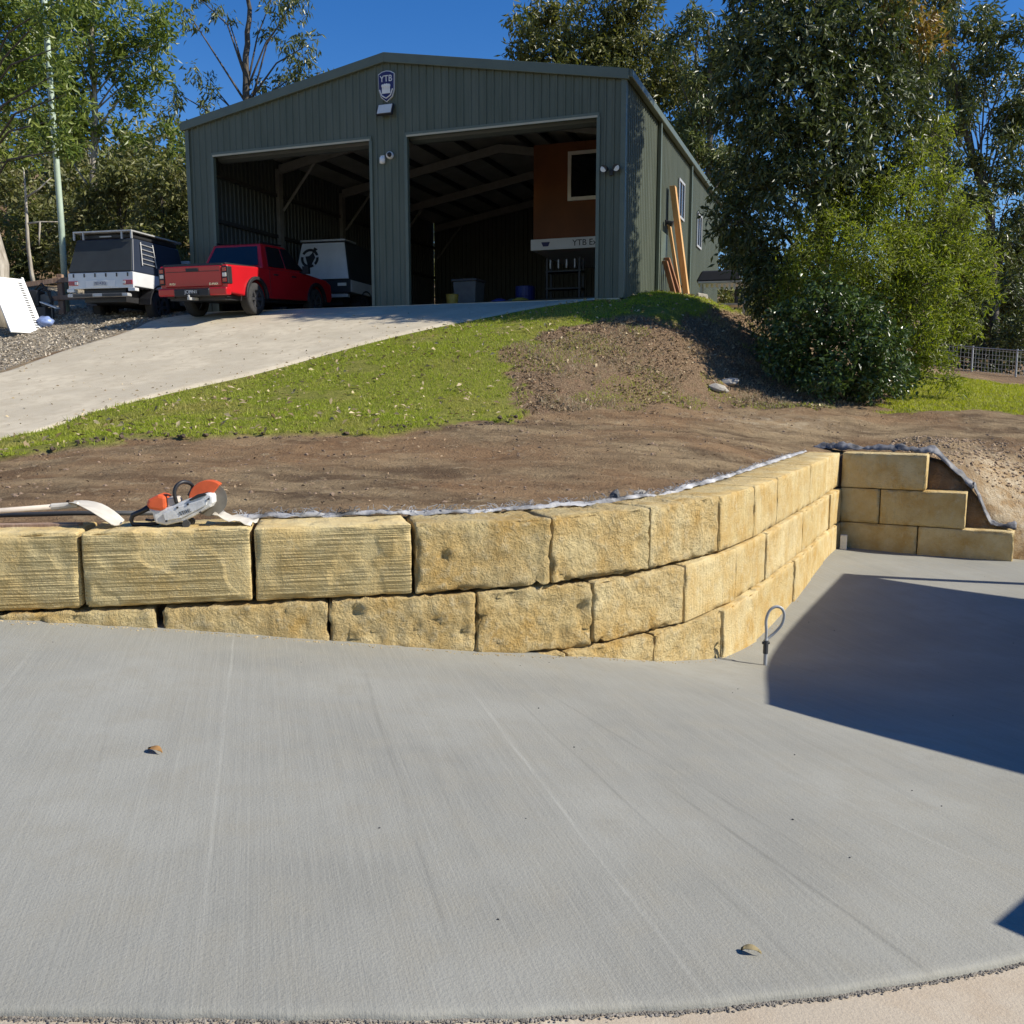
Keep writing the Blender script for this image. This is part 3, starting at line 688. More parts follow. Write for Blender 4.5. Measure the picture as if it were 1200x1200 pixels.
# door surrounds
for x0, x1 in ((A2, B2), (A1, B1)):
    MB().box(x0 - .02, x1 + .02, -.06, .06, DH - .07, DH + .03).build('door_head_trim', M['trim'], shed)
    MB().box(x0 + .02, x1 - .02, -.068, -.06, DH - .075, DH - .03).build('door_head_strip', M['trim_pale'], shed)
    for x in (x0, x1):
        MB().box(x - .04, x + .04, -.065, .05, 0, DH - .07).build('door_jamb', M['trim'], shed, .004)
    MB().tube([(x0, .35, DH + .10), (x1, .35, DH + .10)], .26, 14).build('roller_door_drum', M['clad_in'], shed)
MB().box(-.055, .062, -.075, .05, 0, EH - .03).build('corner_flashing', M['trim'], shed, .006)
MB().box(XL - .06, XL + .06, -.07, .05, 0, EH - .03).build('corner_flashing', M['trim'], shed, .006)
MB().box(.06, .20, -.09, SL + .1, EH - .14, EH + .03).build('gutter', M['trim'], shed, .02)
MB().box(XL - .20, XL - .06, -.09, SL + .1, EH - .14, EH + .03).build('gutter', M['trim'], shed, .02)
for y in (3.55, 8.4):
    MB().box(.055, .145, y - .05, y + .05, .02, EH - .1).build('downpipe', M['trim'], shed, .012)
for y, z in ((7.0, 2.95), (10.4, 2.6)):
    w = MB().box(.03, .06, y - .42, y + .42, z - .03, z + .95).build('window', M['glass'], shed)
    m = MB()
    for a, b, c, d in ((-.47, -.40, -.08, 1.0), (.40, .47, -.08, 1.0), (-.40, .40, -.08, -.015), (-.40, .40, .93, 1.0), (-.02, .02, -.015, .93)):
        m.box(.052, .085, y + a, y + b, z + c, z + d)
    m.build('window_frame', M['galv'], w)
MB().box(.055, .09, 4.0, 4.9, .02, 2.1).build('side_door', M['trim'], shed, .006)
MB().box(-SW + .02, -.02, -.10, SL - .05, -.40, -.004).build('floor_slab', M['drive'], shed)
# mezzanine office inside
m = MB().box(-4.0, -.15, 5.6, 5.68, 2.30, 4.95).build('office_wall', M['ply'], shed)
m2 = MB().box(-2.85, -1.45, 5.56, 5.575, 3.42, 4.58).build('office_window', M['glass'], shed)
f = MB()
for a, b, c, d in ((-2.95, -2.85, 3.32, 4.68), (-1.45, -1.35, 3.32, 4.68), (-2.85, -1.45, 3.32, 3.42), (-2.85, -1.45, 4.58, 4.68)): f.box(a, b, 5.54, 5.598, c, d)
f.build('office_window_frame', M['white'], m2)
MB().box(-4.05, -.15, 5.5, 9.8, 1.98, 2.29).build('mezzanine_beam', M['white'], shed, .006)
text('beam_lettering', 'YTB Excavations', .24, M['black'], shed, (-2.78, 5.49, 2.13), (R(90), 0, 0), .004, 'LEFT')
MB().prism([(-3.72, 2.20), (-3.46, 2.20), (-3.51, 2.08), (-3.67, 2.08)], 'y', 5.488, 5.497).build('beam_emblem', M['navy'], shed)
MB().box(-4.0, -3.92, 5.7, 9.7, 2.3, 4.9).build('office_side_wall', M['ply'], shed)

# things on and in the shed
def on_shed(name, label, cat, x, y, z, group=None): return thing(name, label, cat, shp(x, y, z), -SH_YAW, group)
sh = [(-.26, .34), (-.14, .40), (0, .42), (.14, .40), (.26, .34), (.25, -.06), (.18, -.25), (.0, -.38), (-.18, -.25), (-.25, -.06)]
t = on_shed('crest_sign', 'navy shield crest with white letters YTB and a fist below the gable peak', 'sign', -5.78, -.05, 5.10); t.scale = (.78, 1, .85)
MB().prism([(x * 1.06, z * 1.05) for x, z in sh], 'y', -.03, .02).build('shield_border', M['white'], t)
MB().prism(sh, 'y', -.04, -.028).build('shield', M['navy'], t)
text('letters', 'YTB', .24, M['white'], t, (0, -.043, .22), (R(90), 0, 0), .004)
fi = MB()
for i in range(4): fi.lathe([(.001, -.02), (.045, -.015), (.045, .015), (.001, .02)], (-.105 + i * .07, -.05, .05 - abs(i - 1.5) * .012), 'y', 10); fi.box(-.135 + i * .07, -.077 + i * .07, -.055, -.043, -.07, .05)
fi.box(-.14, .14, -.052, -.044, -.17, -.07)
fi.build('fist', M['white'], t)
MB().tube([(-.22, -.045, -.06), (-.15, -.045, -.22), (0, -.045, -.30), (.15, -.045, -.22), (.22, -.045, -.06)], .018, 6).build('ring', M['white'], t)
t = on_shed('floodlight', 'slim square floodlight with pale lens below the crest', 'floodlight', -5.78, -.06, 4.60)
MB().hexa([(-.22, -.16, -.14), (.20, -.16, -.14), (.20, -.10, -.17), (-.22, -.10, -.17), (-.22, -.05, .12), (.20, -.05, .12), (.20, .0, .10), (-.22, .0, .10)]).build('housing', M['black'], t, .01)
MB().hexa([(-.19, -.166, -.12), (.17, -.166, -.12), (.17, -.15, -.12), (-.19, -.15, -.12), (-.19, -.066, .10), (.17, -.066, .10), (.17, -.05, .10), (-.19, -.05, .10)]).build('lens', M['lamp_clear'], t)
t = on_shed('motion_sensor', 'small white motion sensor on the pillar between the doorways', 'sensor', -5.92, -.06, 3.50)
MB().box(-.05, .05, -.02, .03, -.02, .05).build('base', M['white'], t); MB().lathe([(.001, -.12), (.07, -.10), (.07, .03), (.03, .05)], (0, -.02, -.03), 'z', 14).build('head', M['white'], t, smooth=True)
t = on_shed('security_camera', 'black and white dome camera on the pillar between the doorways', 'camera', -5.72, -.06, 3.54)
MB().lathe([(.001, -.12), (.05, -.10), (.085, -.05), (.085, .02)], (0, 0, 0), 'y', 16).build('housing', M['white'], t, smooth=True); MB().lathe([(.001, -.15), (.045, -.12), (.06, -.08)], (.02, 0, 0), 'y', 14).build('lens', M['black'], t, smooth=True)
t = on_shed('twin_spotlight', 'twin black spotlight near the right corner of the shed front', 'spotlight', -.25, -.06, 2.78)
MB().box(-.04, .04, -.04, .03, -.12, .0).build('base', M['black'], t)
for x in (-.11, .11):
    h = MB().tube([(x, -.02, .03), (x * 1.3, -.16, .0)], [.05, .085], 14).build('lamp_head', M['black'], t); MB().lathe([(.001, -.008), (.07, 0)], (x * 1.3, -.163, .0), 'y', 14).build('lens', M['lamp_clear'], h)
t = thing('wall_lamp', 'small black wall lamp on the shed side above the side door', 'lamp', shp(.09, 4.5, 2.35), -SH_YAW)
MB().box(0, .04, -.06, .06, -.06, .08).build('base', M['black'], t); MB().tube([(.02, 0, .04), (.2, 0, -.03)], [.04, .08], 10).build('shade', M['black'], t)

def drum(name, label, x, y, mat, r=.28, h=.85, group=None):
    t = on_shed(name, label, 'drum', x, y, 0, group)
    MB().lathe([(.001, 0), (r, 0), (r, h * .33), (r * 1.04, h * .34), (r, h * .35), (r, h * .66), (r * 1.04, h * .67), (r, h * .68), (r, h), (r * .95, h + .01), (.001, h)], (0, 0, 0), 'z', 20).build('drum_body', mat, t, smooth=False); return t
drum('plastic_drum', 'blue plastic drum standing inside the right doorway', -3.9, 4.6, M['blue'])
t = on_shed('storage_bin', 'grey lidded storage bin just inside the right doorway beside the pillar', 'bin', -4.80, 2.6, 0)
MB().hexa([(-.28, -.28, 0), (.28, -.28, 0), (.28, .28, 0), (-.28, .28, 0), (-.33, -.33, .8), (.33, -.33, .8), (.33, .33, .8), (-.33, .33, .8)]).build('bin_body', M['grey'], t, .02); MB().box(-.36, .36, -.36, .36, .8, .86).build('lid', M['dark_steel'], t, .01)
t = on_shed('paint_tub', 'small yellow tub on the shed floor near the right doorway pillar', 'tub', -4.72, 1.3, 0)
MB().lathe([(.001, 0), (.13, 0), (.16, .34), (.165, .36), (.001, .36)], (0, 0, 0), 'z', 16).build('tub_body', M['yellow'], t)
for i, (x, y, mt, lb) in enumerate([(-3.5, 1.5, 'blue', 'crumpled blue sack on the floor of the right doorway'), (-2.9, 1.4, 'yellow', 'crumpled yellow sack on the floor of the right doorway'), (-3.2, 1.7, 'grey', 'crumpled grey sack on the floor of the right doorway')]):
    m = MB(); n = 14
    for a in range(n + 1):
        for b in range(n):
            th = math.pi * a / n / 2; ph = 2 * math.pi * b / n
            r_ = .26 * (1 + .25 * mnoise.noise(Vector((math.cos(ph) * 2 + i * 5, math.sin(ph) * 2, th * 3))))
            m.v.append((r_ * math.cos(ph) * math.cos(th) * 1.1, r_ * math.sin(ph) * math.cos(th), .24 * math.sin(th) * (1 + .2 * mnoise.noise(Vector((b, a, i))))))
    m.f = [(a * n + b, a * n + (b + 1) % n, (a + 1) * n + (b + 1) % n, (a + 1) * n + b) for a in range(n) for b in range(n)]
    o = m.build('sack', M[mt], None, smooth=True); o.location = shp(x, y, 0); tag(o, lb, 'sack')
t = on_shed('workbench', 'dark steel shelving under the mezzanine holding hanging tools', 'shelving', -3.2, 6.2, 0)
for x in (-.5, .5): 
    for y in (-.2, .2): MB().box(x - .03, x + .03, y - .03, y + .03, 0, 1.8).build('upright', M['dark_steel'], t)
for z in (.4, .9, 1.4): MB().box(-.55, .55, -.25, .25, z, z + .04).build('shelf', M['dark_steel'], t)
for i in range(4): MB().box(-.4 + i * .25, -.36 + i * .25, -.28, -.25, 1.5, 1.75).build('tool', M['galv'], t)

# ------------------------------------------------------------------ vehicles
def wheel(parent, x, y, r=.39, w=.26, side=1, mat='alloy'):
    wl_ = MB().lathe([(r * .62, -w / 2), (r * .9, -w / 2), (r * .985, -w / 2 + .03), (r, -w / 4), (r, w / 4), (r * .985, w / 2 - .03), (r * .9, w / 2), (r * .62, w / 2)], (x, y, r), 'x', 28).build('wheel', M['rubber'], parent, smooth=True)
    m = MB(); xo = x + side * (w / 2 - .05)
    m.lathe([(.001, 0), (r * .16, side * .03), (r * .18, 0)], (xo, y, r), 'x', 14)
    m.lathe([(r * .54, side * .045), (r * .63, side * .055), (r * .64, 0), (r * .60, -side * .08)], (xo, y, r), 'x', 28)
    for k in range(6):
        a = math.pi * 2 * k / 6; c, s_ = math.cos(a), math.sin(a)
        def P(u, v, h): return (xo + side * h, y + c * u - s_ * v, r + s_ * u + c * v)
        m.hexa([P(r * .12, -.035, .0), P(r * .58, -.045, .0), P(r * .58, .045, .0), P(r * .12, .035, .0), P(r * .12, -.03, .025), P(r * .58, -.035, .045), P(r * .58, .035, .045), P(r * .12, .03, .025)])
    m.build('rim', M[mat], wl_); MB().lathe([(.001, -side * .06), (r * .6, -side * .06)], (xo, y, r), 'x', 20).build('brake_backing', M['black'], wl_)
def arch(cy, cz, r, z, n=10):
    a = math.asin(min(1, (z - cz) / r)); return [(cy + r * math.cos(t), cz + r * math.sin(t)) for t in np.linspace(a, math.pi - a, n)]

# red dual-cab ute
gz = float(terr(np.array([-7.4]), np.array([23.3]), False)[0]) + .035
ute = thing('pickup_truck', 'red dual cab ute with black wheel flares parked half inside the left doorway', 'ute', (-7.52, 22.38, gz), R(-16))
ute.rotation_euler = (R(3.2), 0, R(-16))
hw = .92
side = [(0.05, .50), (0.0, .62), (0.0, 1.14), (1.62, 1.17), (3.75, 1.15), (5.0, 1.02), (5.25, .92), (5.3, .55), (5.2, .42)] + arch(4.33, .40, .47, .44) + [(3.8, .42), (1.75, .42)] + arch(1.22, .40, .47, .44) + [(.6, .46)]
MB().prism(side, 'x', -hw, hw).build('body', M['red'], ute, .035)
MB().box(-.84, .84, .06, 1.60, 1.145, 1.185).build('tonneau_cover', M['black'], ute, .01)
cabp = [(1.66, 1.16), (3.95, 1.13), (3.15, 1.77), (2.9, 1.80), (2.05, 1.80), (1.95, 1.78)]
m = MB(); n = len(cabp)
wid = {1.16: .88, 1.13: .88, 1.77: .70, 1.80: .66, 1.78: .68}
L_ = [(-wid[z], y, z) for y, z in cabp]; Rr = [(wid[z], y, z) for y, z in cabp]
m.v = L_ + Rr; m.f = [tuple(range(n)), tuple(reversed(range(n, 2 * n)))] + [(i, n + i, n + (i + 1) % n, (i + 1) % n) for i in range(n)]
m.build('cab', M['red'], ute, .04)
def quadp(name, mat, parent, pts, th=.012):
    p = [Vector(q) for q in pts]; nn = (p[1] - p[0]).cross(p[2] - p[0]).normalized() * th
    return MB().hexa([q - nn for q in p] + [q + nn for q in p]).build(name, mat, parent)
quadp('rear_window', M['glass'], ute, [(-.74, 1.69, 1.24), (.74, 1.69, 1.24), (.60, 1.935, 1.72), (-.60, 1.935, 1.72)])
quadp('windscreen', M['glass'], ute, [(.76, 3.86, 1.21), (-.76, 3.86, 1.21), (-.62, 3.22, 1.72), (.62, 3.22, 1.72)])
for s_ in (1, -1):
    quadp('side_window', M['glass'], ute, [(s_ * .87, 1.95, 1.21), (s_ * .87, 2.75, 1.21), (s_ * .715, 2.75, 1.72), (s_ * .715, 2.12, 1.72)])
    quadp('side_window', M['glass'], ute, [(s_ * .87, 2.83, 1.21), (s_ * .87, 3.72, 1.21), (s_ * .715, 3.15, 1.72), (s_ * .715, 2.83, 1.72)])
    m = MB(); pa = arch(1.22, .40, .53, .40, 14); pb = arch(1.22, .40, .45, .40, 14)
    m.prism(pa + pb[::-1], 'x', s_ * (hw - .04), s_ * (hw + .055)); m.build('wheel_flare', M['black'], ute, .012)
    m = MB(); pa = arch(4.33, .40, .53, .40, 14); pb = arch(4.33, .40, .45, .40, 14)
    m.prism(pa + pb[::-1], 'x', s_ * (hw - .04), s_ * (hw + .055)); m.build('wheel_flare', M['black'], ute, .012)
    wheel(ute, s_ * .80, 1.22, .39, .26, s_); wheel(ute, s_ * .80, 4.33, .39, .26, s_)
    t = MB().box(s_ * .78, s_ * .945, -.025, .17, .70, 1.10).build('tail_lamp', M['black'], ute, .02)
    for k in range(3): MB().box(s_ * .80 - .0, s_ * .905, -.035, -.02, .74 + k * .12, .83 + k * .12).build('lamp_segment', M['lamp_clear'] if k % 2 else M['tail_red'], t, .01)
    MB().box(s_ * .45, s_ * .93, -.10, .12, .44, .62).build('bumper_corner', M['red'], ute, .03)
    MB().box(s_ * .60, s_ * .80, .06, .30, .40, .44).build('mud_flap', M['black'], ute)
    m = MB().tube([(s_ * .88, 3.55, 1.15), (s_ * 1.0, 3.55, 1.2)], .03, 6); m.box(min(s_ * .98, s_ * 1.16), max(s_ * .98, s_ * 1.16), 3.5, 3.6, 1.12, 1.32); m.build('wing_mirror', M['black'], ute)
    for y0 in (2.08, 3.0): MB().box(min(s_ * .93, s_ * .955), max(s_ * .93, s_ * .955), y0, y0 + .2, 1.0, 1.04).build('door_handle', M['black'], ute)
    MB().box(min(s_ * .915, s_ * .925), max(s_ * .915, s_ * .925), 1.9, 1.91, .5, 1.15).build('door_seam', M['black'], ute)
    MB().tube([(s_ * .62, 2.0, 1.83), (s_ * .62, 3.05, 1.83)], .022, 6).build('roof_rail', M['black'], ute)
tg = MB().box(-.77, .77, -.03, .03, .64, 1.13).build('tailgate', M['red'], ute, .025)
MB().box(-.72, .72, -.04, -.028, .99, 1.0).build('crease', M['black'], tg)
MB().box(-.17, .17, -.048, -.028, 1.0, 1.07).build('tailgate_handle', M['black'], tg, .008)
text('badge', 'D-MAX', .075, M['chrome'], tg, (.56, -.034, .70), (R(90), 0, 0)); text('badge', 'ISUZU', .06, M['chrome'], tg, (-.56, -.034, .72), (R(90), 0, 0))
MB().box(-.80, .80, -.02, .10, 1.115, 1.16).build('tailgate_cap', M['black'], ute, .012)
MB().box(-.48, .48, -.13, .10, .42, .60).build('rear_bumper', M['black'], ute, .025)
p = MB().box(-.19, .19, -.142, -.13, .46, .59).build('number_plate', M['plate_black'], ute); text('plate_lettering', 'JC89N1', .105, M['white'], p, (0, -.144, .525), (R(90), 0, 0), .002)
m = MB().box(-.03, .03, -.26, .3, .34, .40); m.lathe([(.001, .0), (.025, .0), (.025, .05), (.001, .06)], (0, -.24, .40), 'z', 10); m.build('tow_bar', M['galv'], ute)
MB().box(-.75, .75, .1, 5.0, .34, .45).build('chassis', M['black'], ute)
MB().box(-.30, .30, -.02, .02, -.0, .26).build('hitch_guard', M['black'], ute) if False else None
t = thing('dog_toy', 'x', 'x') if False else None

# white tray ute with dark canvas canopy
gz2 = float(terr(np.array([-10.0]), np.array([23.9]), False)[0]) + .02
van = thing('canopy_ute', 'white tray ute with dark canvas canopy and roof rack beside the shed', 'ute', (-10.32, 23.75, gz2), R(-13))
def canopy_ute(t, rear_mat, side_mat, rack, zb=1.02, zt=1.98, wb=.93, wt=.74, yb=-.02, yt=.42, tail=True):
    MB().box(-.93, .93, 0, 2.4, .82, zb).build('tray', M['white_met'], t, .02)
    MB().hexa([(-wb, yb, zb), (wb, yb, zb), (wb, 2.3, zb), (-wb, 2.3, zb), (-wt, yt, zt), (wt, yt, zt), (wt, 2.2, zt), (-wt, 2.2, zt)]).build('canopy', side_mat, t, .03)
    quadp('canopy_rear', rear_mat, t, [(-wb + .03, yb - .012, zb + .03), (wb - .03, yb - .012, zb + .03), (wt - .02, yt - .025, zt - .04), (-wt + .02, yt - .025, zt - .04)], .012)
    cb = [(2.45, .55), (2.45, 1.05), (2.6, 1.78), (3.5, 1.80), (4.15, 1.12), (5.1, 1.02), (5.2, .55)]
    MB().prism(cb, 'x', -.86, .86).build('cab', M['white_met'], t, .06)
    quadp('windscreen', M['glass'], t, [(.74, 4.11, 1.2), (-.74, 4.11, 1.2), (-.68, 3.58, 1.74), (.68, 3.58, 1.74)], .02)
    for s_ in (1, -1):
        MB().prism([(2.62, 1.15), (2.72, 1.68), (3.45, 1.70), (3.95, 1.15)], 'x', min(s_ * .855, s_ * .868), max(s_ * .855, s_ * .868)).build('side_window', M['glass'], t)
        wheel(t, s_ * .78, 1.15, .40, .26, s_, 'dark_steel'); wheel(t, s_ * .78, 4.2, .40, .26, s_, 'dark_steel')
        m = MB(); pa = arch(1.15, .40, .56, .42, 12); pb = arch(1.15, .40, .52, .42, 12); m.prism(pa + pb[::-1], 'x', min(s_ * .62, s_ * .94), max(s_ * .62, s_ * .94)); m.build('mud_guard', M['black'], t)
    MB().box(-.6, .6, .1, 5.0, .45, .80).build('chassis', M['black'], t)
canopy_ute(van, M['canvas'], M['blue_black'], True, 1.17, 2.02, .93, .80, -.03, .20)
MB().box(-.93, .93, -.05, 0, .78, 1.17).build('tail_panel', M['white_met'], van, .012)
for i in range(6): MB().box(-.78 + i * .31, -.75 + i * .31, -.066, -.05, 1.06, 1.15).build('tie_hook', M['black'], van)
for s_ in (1, -1):
    l = MB().box(s_ * .78 - .13, s_ * .78 + .13, -.075, -.05, .86, .97).build('tail_lamp', M['tail_red'], van, .008); MB().box(s_ * .68 - .045, s_ * .68 + .045, -.082, -.07, .88, .95).build('reverse_lamp', M['lamp_clear'], l)
    MB().box(s_ * .88 - .1, s_ * .88 + .1, -.06, .1, .70, .78).build('corner_step', M['white_met'], van, .01)
    m = MB()
    for k in range(5):
        z = 1.42 + k * .12; x = s_ * (.955 - (z - 1.17) * .153); m.tube([(x, .35 + (z - 1.17) * .1, z), (x, .95, z - .02)], .012, 5)
    m.tube([(s_ * .94, .35, 1.36), (s_ * .845, .45, 1.95)], .014, 5); m.tube([(s_ * .94, .95, 1.36), (s_ * .845, .95, 1.95)], .014, 5); m.build('side_ladder', M['galv'], van)
p = MB().box(-.42, .42, -.06, -.048, .82, .98).build('plate_recess', M['white'], van, .004); q = MB().box(-.19, .19, -.07, -.058, .84, .96).build('number_plate', M['plate_white'], p)
text('plate_lettering', '752 KZQ', .085, M['navy'], q, (0, -.073, .90), (R(90), 0, 0), .002)
MB().box(-.86, .86, -.20, -.03, .56, .64).build('rear_step', M['galv'], van, .012)
for s_ in (1, -1): MB().box(s_ * .42 - .28, s_ * .42 + .28, -.212, -.20, .565, .635).build('step_tread', M['dark_steel'], van)
rk = MB().box(-.84, .84, .10, 2.3, 2.17, 2.21).build('roof_rack', M['galv'], van, .01)
for x in (-.82, -.55, .55, .82): MB().box(x - .02, x + .02, .11, .15, 2.0, 2.18).build('rack_leg', M['galv'], rk)
MB().box(-.75, .75, .25, 2.2, 2.03, 2.15).build('roof_bag', M['black'], van, .03); MB().box(-.17, .17, .235, .25, 2.07, 2.10).build('bag_buckle', M['galv'], van)

# white canopy ute inside the shed
wu = thing('service_ute', 'white canopy ute with dark round logo parked deep inside the left doorway', 'ute', (un(381, 455, 28.2)[0], 28.2, SH.z), R(-14))
canopy_ute(wu, M['white_met'], M['canvas'], False, 1.18, 2.32, .90, .70, -.03, .16)  # sides of the white canopy coloured dark to stand for deep shade
lg = MB()
for a0, a1 in ((20, 150), (170, 300), (315, 365)):
    pa = [(.26 * math.cos(R(a)), .26 * math.sin(R(a))) for a in np.linspace(a0, a1, 12)]; pb = [(.19 * math.cos(R(a)), .19 * math.sin(R(a))) for a in np.linspace(a0, a1, 12)]
    lg.prism(pa + pb[::-1], 'y', -.01, .0)
lg.prism([(-.05, -.20), (.05, -.20), (.16, .02), (.09, .16), (-.02, .06), (-.13, .05)], 'y', -.01, 0); lg.prism([(.05, .1), (.22, .24), (.12, .30)], 'y', -.01, 0)
l = lg.build('round_logo', M['black'], wu); l.location = (-.40, .035, 1.84); l.scale = (1.1, 1, 1.1); l.rotation_euler = (R(-9.5), 0, 0)
MB().box(-.72, .72, .10, .9, 2.33, 2.38).build('roof_rack', M['galv'], wu)
MB().box(-.92, .92, -.05, 0, .80, 1.17).build('tail_panel', M['black'], wu, .01)
p = MB().box(-.28, .10, -.065, -.05, .98, 1.10).build('number_plate', M['plate_black'], wu); text('plate_lettering', 'YTB-02', .095, M['white'], p, (-.09, -.067, 1.04), (R(90), 0, 0), .002)
for s_ in (1, -1): MB().box(s_ * .66 - .14, s_ * .66 + .14, -.07, -.05, 1.0, 1.09).build('tail_lamp', M['lamp_clear'], wu, .008)
MB().box(-.88, .88, -.16, .0, .66, .76).build('rear_step', M['galv'], wu, .01)

# ------------------------------------------------------------------ vegetation
def rand_unit(rng, n):
    v = rng.normal(size=(n, 3)); return v / np.linalg.norm(v, axis=1, keepdims=True)
def leaves(rng, tw, tdir, per, L0, W0, spread, droop):
    n = len(tw) * per; c = np.repeat(tw, per, 0); td = np.repeat(tdir, per, 0)
    along = rng.random((n, 1)); base = c + td * (along - .5) * spread * 2 + rng.normal(size=(n, 3)) * spread * .32
    d = rand_unit(rng, n) * .8 + td * .5 + np.array([0, 0, -droop]); d /= np.linalg.norm(d, axis=1, keepdims=True)
    s = np.cross(d, rand_unit(rng, n)); s /= np.linalg.norm(s, axis=1, keepdims=True) + 1e-9
    L = L0 * rng.uniform(.6, 1.3, (n, 1)); w = W0 * rng.uniform(.7, 1.2, (n, 1))
    up_ = np.cross(s, d)
    v = np.stack([base, base + d * L * .45 + s * w * .5 + up_ * w * .12, base + d * L - up_ * L * .08, base + d * L * .45 - s * w * .5 + up_ * w * .12], 1).reshape(-1, 3)
    return v
def lobe_twigs(rng, lobes, per_m2, shell=.55):
    tw = []; td = []
    for x, y, z, r, fl in lobes:
        n = max(4, int(per_m2 * r * r * 4)); u = rand_unit(rng, n); rr = r * (shell + (1 - shell) * rng.random((n, 1)) ** .6) * rng.uniform(.75, 1.2, (n, 1))
        p = u * rr * np.array([1, 1, fl]) + np.array([x, y, z]); tw.append(p)
        d = u + rng.normal(size=(n, 3)) * .5; td.append(d / np.linalg.norm(d, axis=1, keepdims=True))
    return np.concatenate(tw), np.concatenate(td)
def gen_lobes(rng, c, rad, n, r0, r1, flat=.75, hollow=.3):
    out = []
    for i in range(n):
        u = rand_unit(rng, 1)[0]; t = hollow + (1 - hollow) * rng.random() ** .7
        out.append((c[0] + u[0] * rad[0] * t, c[1] + u[1] * rad[1] * t, c[2] + u[2] * rad[2] * t, rng.uniform(r0, r1), flat))
    return out
def tree(name, label, cat, base, trunk_pts, tr, lobes, leaf, bark, per_m2=14, per=8, L=.12, Wd=.03, spread=.16, droop=.3, group=None, seed=1, forks=.55, twigs=True, extra=None, branch_r=.05, every=1):
    rng = np.random.default_rng(seed); base = Vector(base)
    t = thing(name, label, cat, base, 0, group)
    lob = [(x - base.x, y - base.y, z - base.z, r, f) for x, y, z, r, f in lobes]
    tp = [Vector(p) - base for p in trunk_pts]
    m = MB(); k = len(tp)
    # densify trunk
    pts = []; rs = []
    for i in range(k - 1):
        for q in range(5):
            a = (i + q / 5) / (k - 1); pts.append(tp[i].lerp(tp[i + 1], q / 5) + Vector((rng.normal() * .02, rng.normal() * .02, 0)) * (a > 0)); rs.append(tr * (1 - .75 * a) * (1.35 if i == 0 and q == 0 else 1))
    pts.append(tp[-1]); rs.append(tr * .22); m.tube(pts, rs, 9)
    for x, y, z, r, f in lob[::every]:
        e = Vector((x, y, z)); h = z * forks + rng.uniform(-.1, .1) * z
        j = min(range(len(pts)), key=lambda i: abs(pts[i].z - max(h, .1)))
        s_ = pts[j]; mid = s_.lerp(e, .5) + Vector((rng.normal() * .15, rng.normal() * .15, .12 * (e - s_).length))
        m.tube([s_, s_.lerp(mid, .55), mid, mid.lerp(e, .6), e], [min(rs[j] * .6, branch_r * 1.2), branch_r * .9, branch_r * .7, branch_r * .5, branch_r * .25], 5)
        if twigs:
            for _ in range(4):
                u = Vector(rand_unit(rng, 1)[0]) * r * .9; m.tube([e.lerp(mid, .3), e + u * .4, e + u], [branch_r * .35, branch_r * .25, branch_r * .12], 4, False)
    m.build('trunk', bark, t, smooth=True, normals=False)
    tw, td = lobe_twigs(rng, lob, per_m2)
    v = leaves(rng, tw, td, per, L, Wd, spread, droop)
    np_mesh('crown', v, np.arange(len(v)).reshape(-1, 4), leaf, t)
    if extra:
        lb2, leaf2, pm = extra; tw, td = lobe_twigs(rng, [(x - base.x, y - base.y, z - base.z, r, f) for x, y, z, r, f in lb2], pm)
        v = leaves(rng, tw, td, per, L, Wd, spread, droop); tag(np_mesh('new_growth', v, np.arange(len(v)).reshape(-1, 4), leaf2, t), kind='stuff')
    return t
def gz_(x, y): return float(terr(np.array([x]), np.array([y]), False)[0])
rg = np.random.default_rng(77)

# tall glossy tree at the right of the shed
def lob_px(specs, jit=.5, rng=rg):
    """lobes given as (photo x, photo y, depth, radius)"""
    out = []
    for px, py, Y, r in specs:
        x, y, z = un(px, py, Y + rng.uniform(-jit, jit)); out.append((x, y, z, r, .85))
    return out
bx, by = 6.9, 20.6
sp_ = [(960, -60, 20.5, 1.5), (900, -40, 20.5, 1.1), (1030, -40, 20.5, 1.2), (890, 40, 20.3, .9), (940, 40, 19.6, 1.1), (1000, 40, 19.8, 1.1), (1050, 50, 20.4, .8), (880, 90, 20.3, .8), (930, 110, 19.5, 1.1), (1000, 110, 19.5, 1.1), (1050, 120, 20, .8),
       (870, 140, 20.5, .6), (910, 170, 19.8, .9), (970, 175, 19.3, 1.0), (1030, 180, 19.6, .85), (1080, 80, 20.6, .5), (870, 215, 20.4, .7), (930, 225, 19.5, .85), (1000, 225, 19.6, .8), (860, 255, 20.5, .55), (885, 290, 20.3, .7), (905, 330, 20.0, .6)]
tree('evergreen_tree', 'tall dark glossy-leaved tree with orange tips beside the shed', 'tree', (bx, by, gz_(bx, by) - .1), [(bx, by, gz_(bx, by) - .1), (6.75, 20.5, 4.5), (6.9, 20.4, 7.5), (6.9, 20.4, 10.5)], .17, lob_px(sp_), M['leaf_dark'], M['bark_dark'],
     62, 9, .17, .060, .17, .55, seed=3, extra=(lob_px([(1068, 25, 20, .55), (1050, 0, 20, .5), (1090, 45, 20.3, .35)]), M['leaf_orange'], 26))
bx, by = 8.0, 19.2
sp_ = [(1000, 240, 19.2, .8), (1050, 225, 19.5, .7), (1090, 255, 19.5, .7), (1120, 290, 19.3, .6), (1140, 318, 19.3, .45), (960, 270, 19.3, .7), (1010, 300, 18.7, .9), (1060, 290, 18.6, .8), (1090, 330, 18.7, .75), (1110, 355, 18.9, .6), (980, 340, 18.6, .7),
       (1040, 350, 18.4, .8), (1080, 385, 18.4, .7), (1095, 420, 18.5, .5), (1060, 425, 18.3, .6), (940, 310, 19.0, .6), (930, 350, 19, .6), (1075, 190, 19.8, .6), (1095, 150, 20.2, .5), (1030, 400, 18.4, .6)]
